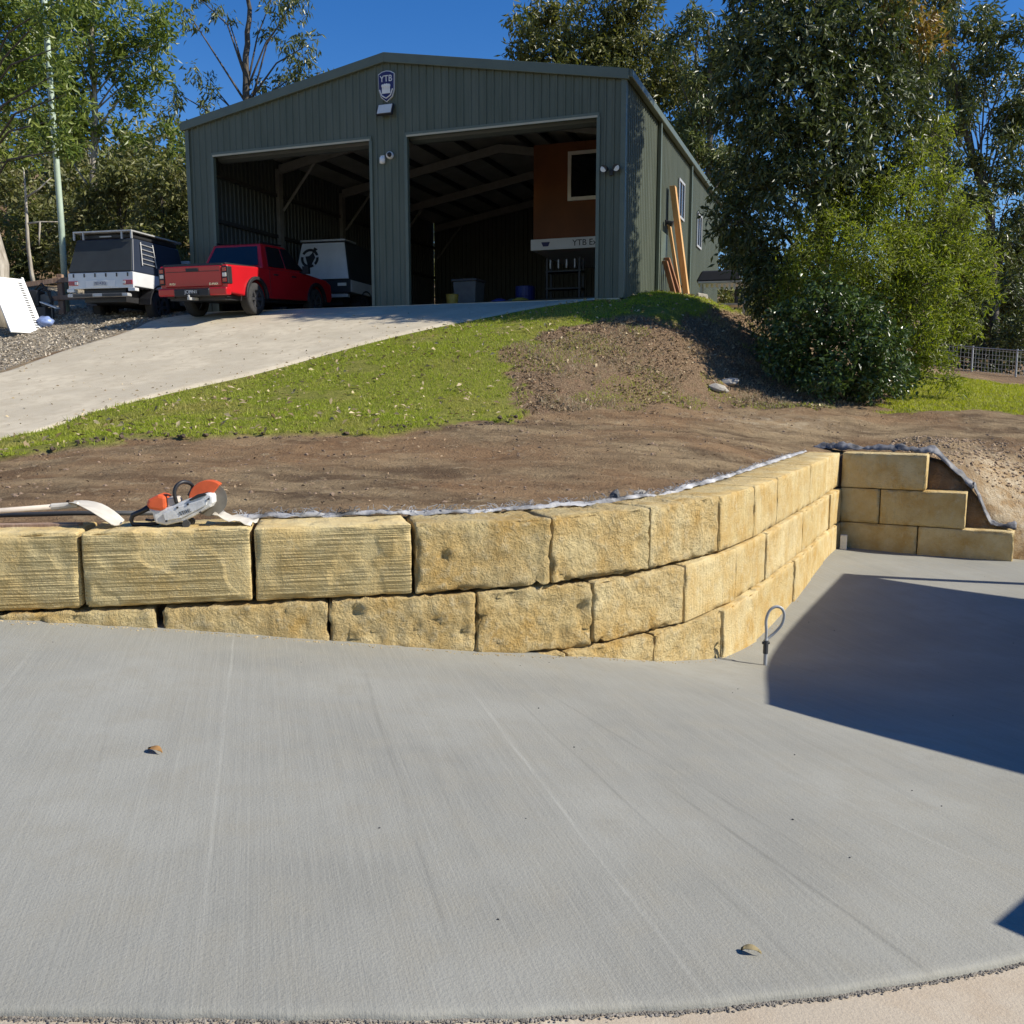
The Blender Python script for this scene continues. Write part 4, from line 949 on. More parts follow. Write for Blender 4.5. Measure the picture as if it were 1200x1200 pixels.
sp_ = [(a, b_, c_, d_ * .72) for a, b_, c_, d_ in sp_] + [(1150, 300, 19.2, .3), (1130, 250, 19.4, .35), (1110, 215, 19.6, .35), (1150, 340, 19.2, .3), (1128, 385, 18.8, .3), (1112, 445, 18.6, .25), (1060, 320, 18.4, .45), (1020, 260, 19, .45), (985, 300, 19, .45), (1100, 300, 19, .4)]
tree('wattle_tree', 'bright green feathery wattle in front of the tall glossy tree', 'tree', (bx, by, gz_(bx, by) - .1), [(bx, by, gz_(bx, by) - .1), (7.9, 19.1, 3.0), (7.9, 19.2, 4.5), (8.1, 19.3, 5.8)], .09, lob_px(sp_), M['leaf_bright'], M['bark_dark'],
     115, 11, .12, .034, .20, .25, seed=4, branch_r=.035)
bx, by = 6.9, 18.2
sp_ = [(930, 385, 18.2, .6), (965, 360, 18.0, .65), (1000, 375, 17.8, .65), (1030, 400, 17.7, .55), (950, 420, 17.9, .55), (990, 425, 17.5, .65), (1030, 435, 17.6, .5), (1055, 440, 17.8, .4), (920, 415, 18.3, .5), (970, 445, 17.6, .42), (1010, 450, 17.6, .4)]
tree('broadleaf_shrub', 'dense dark broadleaf shrub at the foot of the bright wattle', 'shrub', (bx, by, gz_(bx, by) - .1), [(bx, by, gz_(bx, by) - .1), (6.9, 18.1, 1.9), (6.8, 18.1, 2.6), (6.9, 18.1, 3.1)], .07, lob_px(sp_, .3), leafmat('shrub_leaf', (.03, .058, .016), (.10, .15, .035), .33, .2), M['bark_dark'],
     85, 9, .11, .062, .13, .2, seed=6, branch_r=.03)
bx, by = 5.2, 20.3
sp_ = [(900, 350, 20.2, .6), (890, 320, 20.4, .5), (900, 375, 20.1, .5), (925, 400, 19.4, .5), (905, 415, 19.6, .42), (872, 290, 20.9, .4), (935, 440, 18.9, .35)]
tree('leafy_sapling', 'shaded drooping sapling between the tall glossy tree and the shed', 'tree', (6.2, 20.2, gz_(6.2, 20.2) - .1), [(6.2, 20.2, gz_(6.2, 20.2) - .1), (6.1, 20.2, 3.0), (5.6, 20.3, 4.2)], .06, lob_px(sp_, .3), M['leaf_dark'], M['bark_dark'], 50, 9, .13, .045, .14, .5, seed=8, branch_r=.03)

# trees behind the shed, each with own crown
def crown_px(specs, Y, rng, per=5, sub=.62, flat=.8):
    out = []
    for sp4 in specs:
        px, py, r = sp4[:3]; x, y, z = un(px, py, sp4[3] if len(sp4) > 3 else Y)
        for _ in range(per):
            u = rand_unit(rng, 1)[0] * r * .75; out.append((x + u[0], y + u[1], z + u[2] * .8, r * sub * rng.uniform(.6, 1.1), flat))
    return out
def ftree(name, label, bpx, Y, specs, leaf, bark, seed, tr=.2, tpx=None, per_m2=7, per=9, L=.22, Wd=.07, spread=.28, droop=.5, forks=.6, sub=.62, n=5, br=.06, cat='tree', group=None, flat=.8):
    L *= 1.4; Wd *= 1.5; per_m2 *= 1.6
    x = un(bpx, 455, Y)[0]; b = (x, Y, gz_(x, Y) - .15)
    rng = np.random.default_rng(seed); lo = crown_px(specs, Y, rng, n, sub, flat)
    tp = [b] + [un(a, c, Y) for a, c in tpx] if tpx else [b, (x, Y, b[2] + (max(l[2] for l in lo) - b[2]) * .5), (x, Y, max(l[2] for l in lo) - .5)]
    return tree(name, label, cat, b, tp, tr, lo, leaf, bark, per_m2, per, L, Wd, spread, droop, group, seed, forks, False, None, br * .8, n)
ftree('gum_tree', 'broad olive gum with drooping foliage behind the shed ridge', 680, 42, [(625, 45, 1.2), (660, 20, 1.6), (650, 60, 1.5), (700, 40, 1.7), (730, 30, 1.5), (690, 80, 1.4), (745, 75, 1.6), (780, 70, 1.4), (800, 110, 1.4), (770, 120, 1.4), (800, 160, 1.3), (610, 65, .7)], M['leaf_olive'], M['bark_dark'], 21, .3, [(690, 200), (700, 90), (700, 30)], 9, 9)
ftree('gum_tree', 'pale green gum rising over the right eave of the shed', 815, 37, [(790, 50, .6), (815, 30, .7), (840, 60, .8), (825, 90, .8), (850, 35, .6), (810, 130, 1.0), (830, 165, 1.0), (845, 200, 1.0), (850, 120, .8)], M['leaf_a'], M['bark_dark'], 22, .16, [(830, 200), (832, 80), (830, 30)], 14, 9, .2, .05)
ftree('gum_tree', 'spreading dark-limbed gum above the wire fence', 1165, 38, [(1100, 30, 1.0), (1120, 80, 1.1), (1110, 140, 1.0), (1165, 60, 1.1), (1195, 40, 1.0), (1210, 100, 1.3), (1170, 130, .9), (1190, 180, 1.3), (1130, 190, .8), (1215, 230, 1.2), (1150, 235, .9), (1185, 250, .8), (1075, 110, .9), (1085, 210, 1.0), (1140, 20, 1.0), (1140, 110, .8), (1205, 150, 1.0), (1120, 240, 1.0), (1200, 300, 1.1), (1160, 290, 1.0)], M['leaf_a'], M['bark_dark'], 23, .22, [(1160, 250), (1130, 150), (1110, 40)], 10, 9, .2, .055, n=5, br=.045)
ftree('gum_tree', 'tall thin gum between the glossy tree and the spreading gum', 1090, 46, [(1095, -10, 1.2), (1110, 20, 1.2), (1080, 60, 1.0), (1110, 110, 1.1), (1090, 170, 1.2), (1120, 160, .9)], M['leaf_olive'], M['bark_dark'], 24, .2, None, 8, 9, .2, .06)
# left trees
ftree('broadleaf_tree', 'slender broadleaf tree with pale trunk behind the canopy ute', 112, 31, [(100, -20, 1.3), (60, 10, 1.2), (130, 15, 1.1), (40, 50, 1.2), (90, 45, 1.1), (135, 45, 1.0), (170, 20, .9), (190, 40, .7), (170, 60, .6), (60, 90, 1.1), (20, 90, 1.0), (115, 70, .8), (90, 120, .8), (140, 95, .7), (185, 90, .5), (160, 110, .6), (70, 150, .9), (40, 160, .8), (95, 165, .6), (130, 150, .5), (150, 170, .6), (185, 180, .7), (205, 165, .5)], M['leaf_left'], M['bark_pale'], 31, .14, [(108, 250), (112, 130), (108, 40), (110, -40)], 11, 9, .18, .052, .22, .1, .75, .6, 4, .035)
ftree('broadleaf_tree', 'dark broadleaf tree leaning in over the white panel', -20, 29, [(-20, 20, 1.4), (20, 30, 1.1), (0, 80, 1.2), (30, 120, .8), (10, 160, .8), (40, 70, .8), (20, -20, 1.2), (30, 180, .6), (70, 40, .55, 25.2), (60, 85, .5, 25.2), (85, 120, .45, 25.3), (62, 150, .45, 25.2), (80, -5, .6, 25.2), (50, 20, .5, 25.2), (78, 172, .3, 25.3)], M['leaf_left'], M['bark_dark'], 32, .2, None, 9, 9, .18, .052, .22, .1, .7, .6, 4, .05)
ftree('bare_gum_tree', 'sparse forked gum with bare dark limbs above the left eave', 285, 38, [(330, 35, .9), (355, 60, .9), (335, 75, .8), (365, 85, .6), (310, 100, .6), (330, 10, .7), (240, 95, .6), (215, 110, .6), (250, 115, .5), (260, 20, .4), (200, 140, .7), (235, 130, .6), (355, 0, .5), (225, 20, .6), (215, -15, .8), (345, 100, .6)], M['leaf_a'], M['bark_dark'], 33, .20, [(290, 150), (288, 80), (292, 10), (285, -40)], 8, 8, .2, .05, .25, .8, .72, .6, 3, .055)
def hedge(name, label, px, Y, specs, leaf, seed, cat='shrub', **k): return ftree(name, label, px, Y, specs, leaf, M['bark_dark'], seed, .1, None, k.get('d', 9), 9, k.get('L', .17), k.get('W', .06), .2, .2, .6, .65, 5, .04, cat, k.get('group'))
hedge('bush', 'leafy bush against the left wall of the shed', 200, 29, [(205, 210, .8), (190, 235, .9), (215, 250, .8), (200, 280, .9), (180, 265, .7), (215, 300, .6), (190, 195, .6)], M['leaf_under'], 41)
hedge('bush', 'dark bush directly behind the canopy ute', 150, 30.5, [(150, 225, .9), (130, 250, .9), (160, 260, .9), (120, 285, .8), (145, 200, .7), (100, 260, .8), (170, 215, .8)], M['leaf_under'], 42)
hedge('bush', 'olive bush behind the timber rail fence', 45, 33, [(45, 250, 1.0), (20, 280, 1.0), (60, 300, .9), (80, 250, .9), (40, 320, .8), (90, 300, .8), (5, 310, .9)], M['leaf_under'], 43)
hedge('bush', 'dark understorey bush behind the wire fence', 1140, 45, [(1110, 330, 1.6), (1150, 300, 1.6), (1190, 330, 1.6), (1130, 380, 1.4), (1180, 380, 1.4), (1090, 280, 1.5), (1200, 280, 1.4)], M['leaf_under'], 44, L=.25, W=.09)
hedge('bush', 'shadowed bush at the far right corner of the bright lawn', 1215, 34, [(1190, 400, .6), (1200, 370, .9), (1190, 340, .8), (1215, 410, .7)], M['leaf_dark'], 45)
hedge('bush', 'dark bush between the wattle and the wire fence', 1110, 38, [(1095, 390, .9), (1120, 360, 1.0), (1080, 350, 1.0), (1105, 420, .6)], M['leaf_dark'], 46)
hedge('bush', 'low dark thicket just behind the wire fence', 1150, 37, [(1100, 425, .7), (1130, 415, .8), (1160, 420, .8), (1190, 415, .8), (1215, 405, .9), (1145, 395, .8), (1175, 390, .9)], M['leaf_dark'], 48)
hedge('bush', 'tall bush behind the far end of the shed side wall', 860, 40, [(850, 230, 1.2), (870, 270, 1.2), (840, 190, 1.1), (880, 220, 1.2), (870, 310, 1.0)], M['leaf_under'], 47)
# forest on the hillsides behind: countable nearest ones are above, this is the mass
rng = np.random.default_rng(9); tw = []; td = []
for i in range(260):
    if i < 130: x, y = rng.uniform(-48, -9), rng.uniform(38, 62)
    elif i < 190: x, y = rng.uniform(-12, 16), rng.uniform(50, 70)
    else: x, y = rng.uniform(16, 48), rng.uniform(50, 66)
    g = gz_(x, y); h = rng.uniform(2.5, 7.5); lo = gen_lobes(rng, (x, y, g + h * .6), (1.6, 1.6, h * .45), 6, .7, 1.3)
    a, b = lobe_twigs(rng, lo, 3.0); tw.append(a); td.append(b)
v = leaves(rng, np.concatenate(tw), np.concatenate(td), 6, .42, .17, .4, .3)
tag(np_mesh('hillside_forest', v, np.arange(len(v)).reshape(-1, 4), M['leaf_under']), 'mass of olive forest on the hillside behind the shed and fences', 'forest', kind='stuff')

# thin sapling and pole at left, broken stump
t = thing('bare_sapling', 'thin pale leafless sapling behind the white panel', 'sapling', un(36, 330, 25.8)); b = Vector(t.location)
m = MB(); q = [Vector(un(a, c, 25.8)) - b for a, c in [(40, 335), (37, 320), (33, 290), (31, 250), (30, 225), (28, 200)]]; m.tube(q, [.06, .055, .05, .04, .03, .015], 7)
for P in ([(32, 262), (48, 260), (68, 260)], [(47, 260), (46, 275), (46, 288)], [(30, 232), (45, 222), (60, 208)]): m.tube([Vector(un(a, c, 25.8)) - b for a, c in P], [.03, .022, .012], 6)
m.build('trunk', M['bark_pale'], t, smooth=True)
m = MB(); x, y, z = un(78, 362, 25.95); m.tube([(0, 0, -.3), (0, 0, 2.5), (-.05, 0, 5.5), (-.12, 0, 12)], [.085, .08, .075, .07], 12)
o = m.build('pole', M['post_green'], None, smooth=True); o.location = (x, y, gz_(x, y)); tag(o, 'slim pale green pole behind the timber rail fence', 'pole')
t = thing('dead_tree_trunk', 'weathered pale broken trunk behind the leaning white panel', 'trunk', (un(-6, 380, 24.4)[0], 24.4, gz_(-12.6, 24.4) - .1)); b = Vector(t.location)
m = MB(); m.tube([(0, 0, 0), (.02, 0, .8), (.1, 0, 1.6), (-.05, 0, 2.6), (.0, 0, 3.6), (.12, 0, 4.3), (.3, 0, 4.8)], [.42, .36, .34, .27, .24, .2, .13], 12); m.tube([(.1, 0, 3.9), (.3, -.05, 4.3), (.32, -.1, 4.75)], [.16, .14, .10], 8)
m.build('trunk', M['bark_pale'], t, smooth=True); MB().lathe([(.001, -.03), (.09, -.01), (.13, .03)], (.20, -.29, 2.35), 'y', 10).build('knot', M['bark_dark'], t)

# ------------------------------------------------------------------ left corner things
t = thing('white_panel', 'white slotted panel leaning against the broken trunk', 'panel', (un(31, 386, 23.2)[0], 23.2, gz_(un(31, 386, 23.2)[0], 23.2) - .02))
e = Vector((.50, .86, 0)); l_ = Vector((-.65, .37, 1.38)); e2 = e.normalized(); l_ = l_ - e2 * l_.dot(e2); nn = e2.cross(l_.normalized()); wd = .42
def pp(a, b, c): return tuple(e2 * a + l_ * b + nn * c)
MB().hexa([pp(-wd, 0, 0), pp(wd, 0, 0), pp(wd, 1, 0), pp(-wd, 1, 0), pp(-wd, 0, .04), pp(wd, 0, .04), pp(wd, 1, .04), pp(-wd, 1, .04)]).build('board', M['white'], t, .006)
for i in range(20):
    a = .05 + i * .045; MB().hexa([pp(wd - .14, a, .035), pp(wd - .05, a, .035), pp(wd - .05, a + .022, .035), pp(wd - .14, a + .022, .035), pp(wd - .14, a, .044), pp(wd - .05, a, .044), pp(wd - .05, a + .022, .044), pp(wd - .14, a + .022, .044)]).build('slot', M['black'], t)
MB().hexa([pp(wd + .001, 0, -.03), pp(wd + .05, 0, -.03), pp(wd + .05, 1.03, -.03), pp(wd + .001, 1.03, -.03), pp(wd + .001, 0, .05), pp(wd + .05, 0, .05), pp(wd + .05, 1.03, .05), pp(wd + .001, 1.03, .05)]).build('edge_rail', M['white'], t)
x, y = un(50, 372, 24.4)[:2]; t = thing('scrap_machine', 'black scrap engine and crate heaped beside the white panel', 'scrap', (x, y, gz_(x, y)))
MB().box(-.32, .20, -.25, .25, 0, .35).build('crate', M['dark_steel'], t, .02); MB().box(-.38, .02, -.2, .2, .35, .78).build('engine_block', M['black'], t, .04)
MB().lathe([(.001, -.1), (.16, -.1), (.17, 0), (.15, .1), (.001, .1)], (.12, 0, .52), 'y', 16).build('flywheel', M['grey'], t)
m = MB()
for i in range(3): m.tube([(-.1 + i * .1, -.1, .78), (.1 + i * .1, -.15, .95 - i * .1), (.34, -.1, .55 - i * .12)], .025, 6)
m.build('hose', M['rubber'], t, smooth=True); MB().hexa([(.1, -.3, .45), (.5, -.3, .3), (.52, -.1, .3), (.12, -.1, .45), (.1, -.3, .48), (.5, -.3, .33), (.52, -.1, .33), (.12, -.1, .48)]).build('bracket', M['white'], t)
MB().tube([(.18, .1, 0), (.18, .1, .5)], .03, 6).build('leg', M['galv'], t)
m = MB(); n = 16
for a in range(n + 1):
    for b_ in range(n):
        th = math.pi * (a / n - .5); ph = 2 * math.pi * b_ / n; rr = .17 * (1 + .18 * mnoise.noise(Vector((math.cos(ph) * 2, math.sin(ph) * 2, th * 2))))
        m.v.append((rr * math.cos(ph) * math.cos(th) * 1.25, rr * math.sin(ph) * math.cos(th), .12 + rr * math.sin(th) * .8))
m.f = [(a * n + b_, a * n + (b_ + 1) % n, (a + 1) * n + (b_ + 1) % n, (a + 1) * n + b_) for a in range(n) for b_ in range(n)]
x, y = un(53, 378, 23.7)[:2]; o = m.build('plastic_bag', plain('pale_blue_plastic', (.20, .27, .48), .4, 0, .5, 5), None, smooth=True); o.location = (x, y, gz_(x, y) - .01); tag(o, 'tied pale blue plastic bag on the gravel by the white panel', 'bag')
# timber rail fence
fpos = [(-12, 380), (32, 372), (73, 363), (118, 362)]
t = thing('rail_fence', 'two-rail timber fence running behind the scrap and canopy ute', 'fence', un(73, 363, 25.5)); b = Vector(t.location)
pts = [(un(-25, 370, 25.6)), (un(73, 363, 25.5)), (un(135, 360, 25.7))]
for p in pts: MB().box(p[0] - b.x - .07, p[0] - b.x + .07, p[1] - b.y - .07, p[1] - b.y + .07, gz_(p[0], p[1]) - b.z - .2, gz_(p[0], p[1]) - b.z + 1.05).build('post', M['timber_old'], t, .008)
for h in (.42, .88):
    for p, q in zip(pts[:-1], pts[1:]):
        zp, zq = gz_(p[0], p[1]) - b.z + h, gz_(q[0], q[1]) - b.z + h
        MB().hexa([(p[0] - b.x, p[1] - b.y - .12, zp - .06), (q[0] - b.x, q[1] - b.y - .12, zq - .06), (q[0] - b.x, q[1] - b.y - .068, zq - .06), (p[0] - b.x, p[1] - b.y - .068, zp - .06), (p[0] - b.x, p[1] - b.y - .12, zp + .07), (q[0] - b.x, q[1] - b.y - .12, zq + .07), (q[0] - b.x, q[1] - b.y - .068, zq + .07), (p[0] - b.x, p[1] - b.y - .068, zp + .07)]).build('rail', M['timber_old'], t, .006)

# ------------------------------------------------------------------ right of the shed: timbers, trolley
def plank(label, y0, x0, h, lean, w, th, tw=0, mat='timber', along=0):
    zb = gz_(*shp(x0, y0)[:2]) - SH.z - .05
    xt = .10; m = MB(); d = Vector((xt - x0 - lean * 0, along, h)); 
    m.hexa([(0, 0, 0), (th, 0, 0), (th, w, 0), (0, w, 0), (d.x, d.y, d.z), (d.x + th, d.y, d.z), (d.x + th, d.y + w, d.z), (d.x, d.y + w, d.z)])
    o = m.build('timber_plank', M[mat], None, .004); o.location = shp(x0, y0, zb); o.rotation_euler = (0, 0, -SH_YAW); tag(o, label, 'plank', 'timbers leaning on the shed side')
plank('longest orange timber plank leaning on the shed side wall', 4.9, .62, 3.45, 0, .24, .15)
plank('pale timber plank leaning just left of the longest one on the shed', 4.6, .55, 2.4, 0, .14, .08, along=.1)
plank('short reddish timber plank leaning low on the shed side wall', 4.35, .58, 1.45, 0, .16, .14, mat='timber_red')
plank('short brown timber plank leaning beside the side door of the shed', 4.1, .48, 1.3, 0, .16, .13, mat='timber_red')
plank('grey weathered plank slanting away to the right of the timbers', 5.4, 1.3, 1.3, 0, .14, .05, mat='timber_old', along=-.5)
x, y = un(842, 355, 23.6)[:2]; t = thing('steel_trolley', 'galvanised steel trolley with black cover and white slats by the shed', 'trolley', (x, y, gz_(x, y)), R(-14))
for xx in (-.42, .62):
    for yy in (-.4, .4): MB().box(xx - .025, xx + .025, yy - .025, yy + .025, -.1, .62).build('leg', M['galv'], t)
MB().box(-.5, .7, -.46, .46, .62, .67).build('top_rail', M['galv'], t, .006); MB().hexa([(-.55, -.42, .68), (.55, -.42, .68), (.55, .42, .68), (-.55, .42, .68), (-.42, -.3, .95), (.5, -.3, .95), (.5, .35, .95), (-.42, .35, .95)]).build('cover', M['black'], t, .04)
for i in range(8): MB().box(-.36 + i * .12, -.31 + i * .12, -.44, -.42, .47, .61).build('slat', M['white'], t)
for i in range(4): MB().box(.60, .63, -.3 + i * .2, -.26 + i * .2, .05, .6).build('bar', M['galv'], t)
MB().box(-.42, .62, -.4, .4, .1, .14).build('shelf', M['galv'], t)
x, y = un(822, 352, 22.6)[:2]; o = MB().hexa([(-.15, -.1, -.1), (.15, -.1, -.1), (.15, .1, -.1), (-.15, .1, -.1), (-.15, -.06, .20), (.15, -.06, .17), (.15, .02, .17), (-.15, .02, .20)]).build('concrete_offcut', M['rock'], None, .03); o.location = (x, y, gz_(x, y)); o.rotation_euler = (0, 0, .4); tag(o, 'grey concrete offcut standing between timbers and trolley', 'offcut')

# wire fence behind the bright lawn
t = thing('wire_fence', 'low galvanised wire mesh fence along the back of the bright lawn', 'fence', un(1150, 441, 33)); b = Vector(t.location)
pts = [un(px, 441, Y) for px, Y in ((1080, 34.5), (1138, 33), (1190, 31.5), (1250, 30.5))]; pts = [(p[0], p[1], gz_(p[0], p[1])) for p in pts]
m = MB()
for p, q in zip(pts[:-1], pts[1:]):
    P, Q = Vector(p) - b, Vector(q) - b
    for i in range(13):
        a = P.lerp(Q, i / 13); m.tube([a + Vector((0, 0, 0)), a + Vector((0, 0, .85))], .005, 3, False)
    for h in (.05, .2, .35, .5, .65, .8): m.tube([P + Vector((0, 0, h)), Q + Vector((0, 0, h))], .006, 3, False)
w = m.build('mesh', M['galv'], t, normals=False)
for p in pts: MB().tube([Vector(p) - b + Vector((0, 0, -.2)), Vector(p) - b + Vector((0, 0, .92))], .035, 8).build('post', M['galv'], t)
for p, q in zip(pts[:-1], pts[1:]): MB().tube([Vector(p) - b + Vector((0, 0, .87)), Vector(q) - b + Vector((0, 0, .87))], .02, 6).build('top_rail', M['galv'], t)

# ------------------------------------------------------------------ tools on the wall
wy = wall_pt(210).y
t = thing('cut_off_saw', 'orange and white petrol cut-off saw with grey disc on the wall', 'saw', (un(210, 622, wy + .20)[0], wy + .20, TOP - .006), R(3))
def K(cx, cy): return ((cx - 540) / 1090.0, (432 - cy) / 1090.0)
body = [K(*p) for p in [(350, 300), (380, 335), (395, 402), (470, 418), (590, 392), (655, 362), (780, 292), (800, 262), (800, 205), (770, 190), (620, 236), (560, 260), (450, 300)]]
o = MB().prism(body, 'y', -.06, .06).build('engine_housing', M['saw_white'], t, .015)
MB().prism([K(*p) for p in [(455, 335), (470, 385), (585, 365), (760, 275), (770, 225), (560, 285)]], 'y', -.072, -.062).build('side_cover', M['saw_white'], o, .006)
text('lettering', 'STIHL', .032, M['dark_steel'], o, (*[K(612, 322)[0]], -.0745, K(612, 322)[1]), (R(90), R(-19), 0), .001)
for p in ((480, 385), (560, 290), (632, 268), (775, 232), (715, 325)): MB().lathe([(.001, -.079), (.007, -.077), (.007, -.07)], (K(*p)[0], 0, K(*p)[1]), 'y', 8).build('bolt', M['black'], o)
MB().prism([K(*p) for p in [(342, 270), (362, 232), (430, 200), (482, 212), (482, 300), (440, 316), (365, 303)]], 'y', -.075, .075).build('air_filter_cover', M['orange'], t, .02)
MB().prism([K(*p) for p in [(484, 225), (545, 222), (560, 258), (484, 298)]], 'y', -.055, .055).build('fuel_tank', M['handle'], t, .008)
cx, cy = K(752, 245); rb = 122 / 1090
MB().lathe([(.001, -.0025), (rb, -.0025), (rb, .0025), (.001, .0025)], (cx, .03, cy), 'y', 48).build('cutting_disc', M['blade'], t)
ga = [(cx + (rb + .012) * math.cos(R(a)), cy + (rb + .012) * math.sin(R(a))) for a in range(52, 190, 6)]; gb = [(cx + rb * .42 * math.cos(R(a)), cy + rb * .42 * math.sin(R(a))) for a in range(52, 190, 6)]
gd = MB().prism(ga + gb[::-1], 'y', -.005, .065).build('disc_guard', M['orange'], t, .006)
MB().prism([(x, y) for x, y in [K(640, 235), K(700, 200), K(745, 190), K(760, 205), K(700, 225), K(650, 245)]], 'y', -.07, -.055).build('belt_cover', M['black'], t)
MB().tube(curve([(K(*p)[0], q, K(*p)[1]) for p, q in [((548, 262), -.05), ((540, 190), -.06), ((556, 140), -.05), ((590, 118), -.02), ((622, 135), .03), ((628, 170), .06), ((600, 225), .06)]]), .0125, 8).build('front_handle', M['black'], t, smooth=True)
MB().tube([(K(*p)[0], 0, K(*p)[1]) for p in [(350, 292), (290, 325), (225, 352), (212, 385), (222, 416), (300, 418), (400, 412)]], [.02, .017, .016, .015, .014, .012, .012], 8).build('rear_handle', M['black'], t, smooth=True)
MB().tube([(K(*p)[0], -.02, K(*p)[1]) for p in [(320, 382), (360, 388), (395, 378)]], .009, 6).build('trigger', M['black'], t)
for s_ in (-.065, .045): MB().lathe([(.001, 0), (.024, 0), (.024, .02), (.001, .02)], (K(610, 408)[0], s_, K(0, 408)[1]), 'y', 16).build('roller', M['dark_steel'], t)
MB().box(K(430, 0)[0], K(590, 0)[0], -.04, .04, .004, .02).build('foot', M['black'], t)
# shovel, steel bar, offcut of membrane
t = thing('shovel', 'dusty long-handled shovel lying on top of the sandstone wall', 'shovel', (un(84, 601, 5.98)[0], 5.98, TOP))
MB().tube([(-1.3, -.10, .035), (-.6, -.05, .075), (0, 0, .118)], .018, 10).build('handle', M['handle'], t, smooth=True)
m = MB(); n = 9; vs = []
for i in range(n):
    a = i / (n - 1); x = a * .36; z = .125 - .115 * a ** 1.5 + .02 * math.sin(a * math.pi); wv = .045 + .075 * min(1, a * 2.2) - .02 * max(0, a - .8) * 5
    for j in range(5): c = (j - 2) / 2; vs.append((x, c * wv - .14 * a, z + .018 * c * c)); 
    for j in range(5): c = (j - 2) / 2; vs.append((x, c * wv - .14 * a, z + .018 * c * c - .004))
fs = []
for i in range(n - 1):
    for j in range(4): a = i * 10 + j; fs += [(a, a + 10, a + 11, a + 1), (a + 5, a + 6, a + 16, a + 15)]
m.add(vs, fs); m.build('blade', M['metal_dust'], t, smooth=True); MB().tube([(-.12, -.01, .108), (.05, -.01, .124)], [.024, .02], 10).build('socket', M['metal_dust'], t)
o = MB().tube([(-1.1, 0, .03), (.0, .05, .055), (.55, .02, .06)], .016, 8).build('steel_bar', M['dark_steel'], None, smooth=True); o.location = (un(84, 605, 6.12)[0], 6.10, TOP - .012); tag(o, 'dark steel bar lying behind the shovel on the wall', 'bar')
o = MB().hexa([(-.5, -.03, 0), (.28, .02, 0), (.28, .09, 0), (-.5, .05, 0), (-.5, -.03, .02), (.28, .02, .025), (.28, .09, .025), (-.5, .05, .02)]).build('timber_batten', M['timber_old'], None, .003); o.location = (un(40, 622, 5.85)[0], 5.84, TOP - .01); tag(o, 'thin weathered batten lying in front of the shovel on the wall', 'batten')
m = MB(); vs = []
for i in range(8):
    for j in range(5): vs.append((i * .035, j * .05 - .1, .07 - .065 * (i / 7) ** .7 + .012 * math.sin(i * 1.7 + j * 2.1)))
m.add(vs, [(i * 5 + j, (i + 1) * 5 + j, (i + 1) * 5 + j + 1, i * 5 + j + 1) for i in range(7) for j in range(4)])
o = m.build('membrane_scrap', M['metal_dust'], None, smooth=True); s_ = o.modifiers.new('solid', 'SOLIDIFY'); s_.thickness = .004; o.location = (un(255, 615, wall_pt(265).y + .22)[0], wall_pt(265).y + .22, TOP + .0); tag(o, 'pale stiff scrap of membrane lying beside the saw disc', 'scrap')

# geotextile strip along the back of the wall
def strip(name, label, pts, nrm, hw, mat, seed, amp=.03, fray=0, cat='fabric'):
    rng = np.random.default_rng(seed); n = len(pts); vs = []; k = 7
    for i, (p, nm) in enumerate(zip(pts, nrm)):
        for j in range(k):
            c = j / (k - 1); w_ = hw * (1 + .5 * vn(i * .13, seed * 3.1)) if True else hw
            off = nm * (c * w_ * (.5 + 1.0 * float(vn(i * .17, 3.3, seed + 20))) - .05)
            z = amp * (1.6 * math.sin(c * math.pi) * (.4 + float(vn(i * .21, j * .3, seed))) + float(vn(i * .6, j * .9, seed + 4)) - .4)
            z -= .028 * max(0., float(vn(i * .09, 7.7, seed + 30)) - .45) * 2 * (fray > 0)
            vs.append((p[0] + off.x, p[1] + off.y + float(vn(i * .5, j, seed + 8) - .5) * .03, p[2] + z))
    m = MB(); m.add(vs, [(i * k + j, (i + 1) * k + j, (i + 1) * k + j + 1, i * k + j + 1) for i in range(n - 1) for j in range(k - 1)])
    if fray:
        for _ in range(fray):
            i = rng.integers(0, n); p = Vector(vs[i * k + rng.integers(2, k - 1)]); d = Vector((rng.normal() * .03, rng.normal() * .02, rng.uniform(.01, .05))); m.tube([p, p + d * .6, p + d + Vector((rng.normal() * .015, 0, -.005))], .0022, 3, False)
    o = m.build(name, mat, None, smooth=True, normals=False); s_ = o.modifiers.new('solid', 'SOLIDIFY'); s_.thickness = .004
    return tag(o, label, cat)
pxs = np.concatenate([np.linspace(270, 800, 150), np.linspace(804, 982, 110)])
strip('geotextile', 'frayed white geotextile strip along the back of the curved wall', [(*(wall_pt(p) + wall_nrm(p) * .47), TOP + .004) for p in pxs], [wall_nrm(p) for p in pxs], .07, M['fabric'], 3, .016, 420)
ss = np.linspace(-.45, 1.15, 60)
path = [(*(back_pt(s_) + BN * .46), TOP + .012) for s_ in ss]; nr = [BN] * len(ss)
for a in np.linspace(0, 1, 14)[1:]:
    q = back_pt(1.15 + .50 * a) + BN * (.46 - .10 * a); path.append((q.x, q.y, TOP + .012 - .46 * a)); nr.append(BN)
for a in np.linspace(0, 1, 6)[1:]:
    q = back_pt(1.65) + BN * .36; path.append((q.x + .02 * a, q.y, C1 + .03)); nr.append(BN)
for a in np.linspace(0, 1, 14)[1:]:
    q = back_pt(1.67 + .20 * a) + BN * (.36 - .05 * a); path.append((q.x, q.y, C1 + .03 - .42 * a)); nr.append(BN)
for a in np.linspace(0, 1, 12)[1:]:
    q = back_pt(1.87 + .33 * a) + BN * (.32 - .05 * a); path.append((q.x, q.y, C2 + .03 - .03 * a)); nr.append(BN)
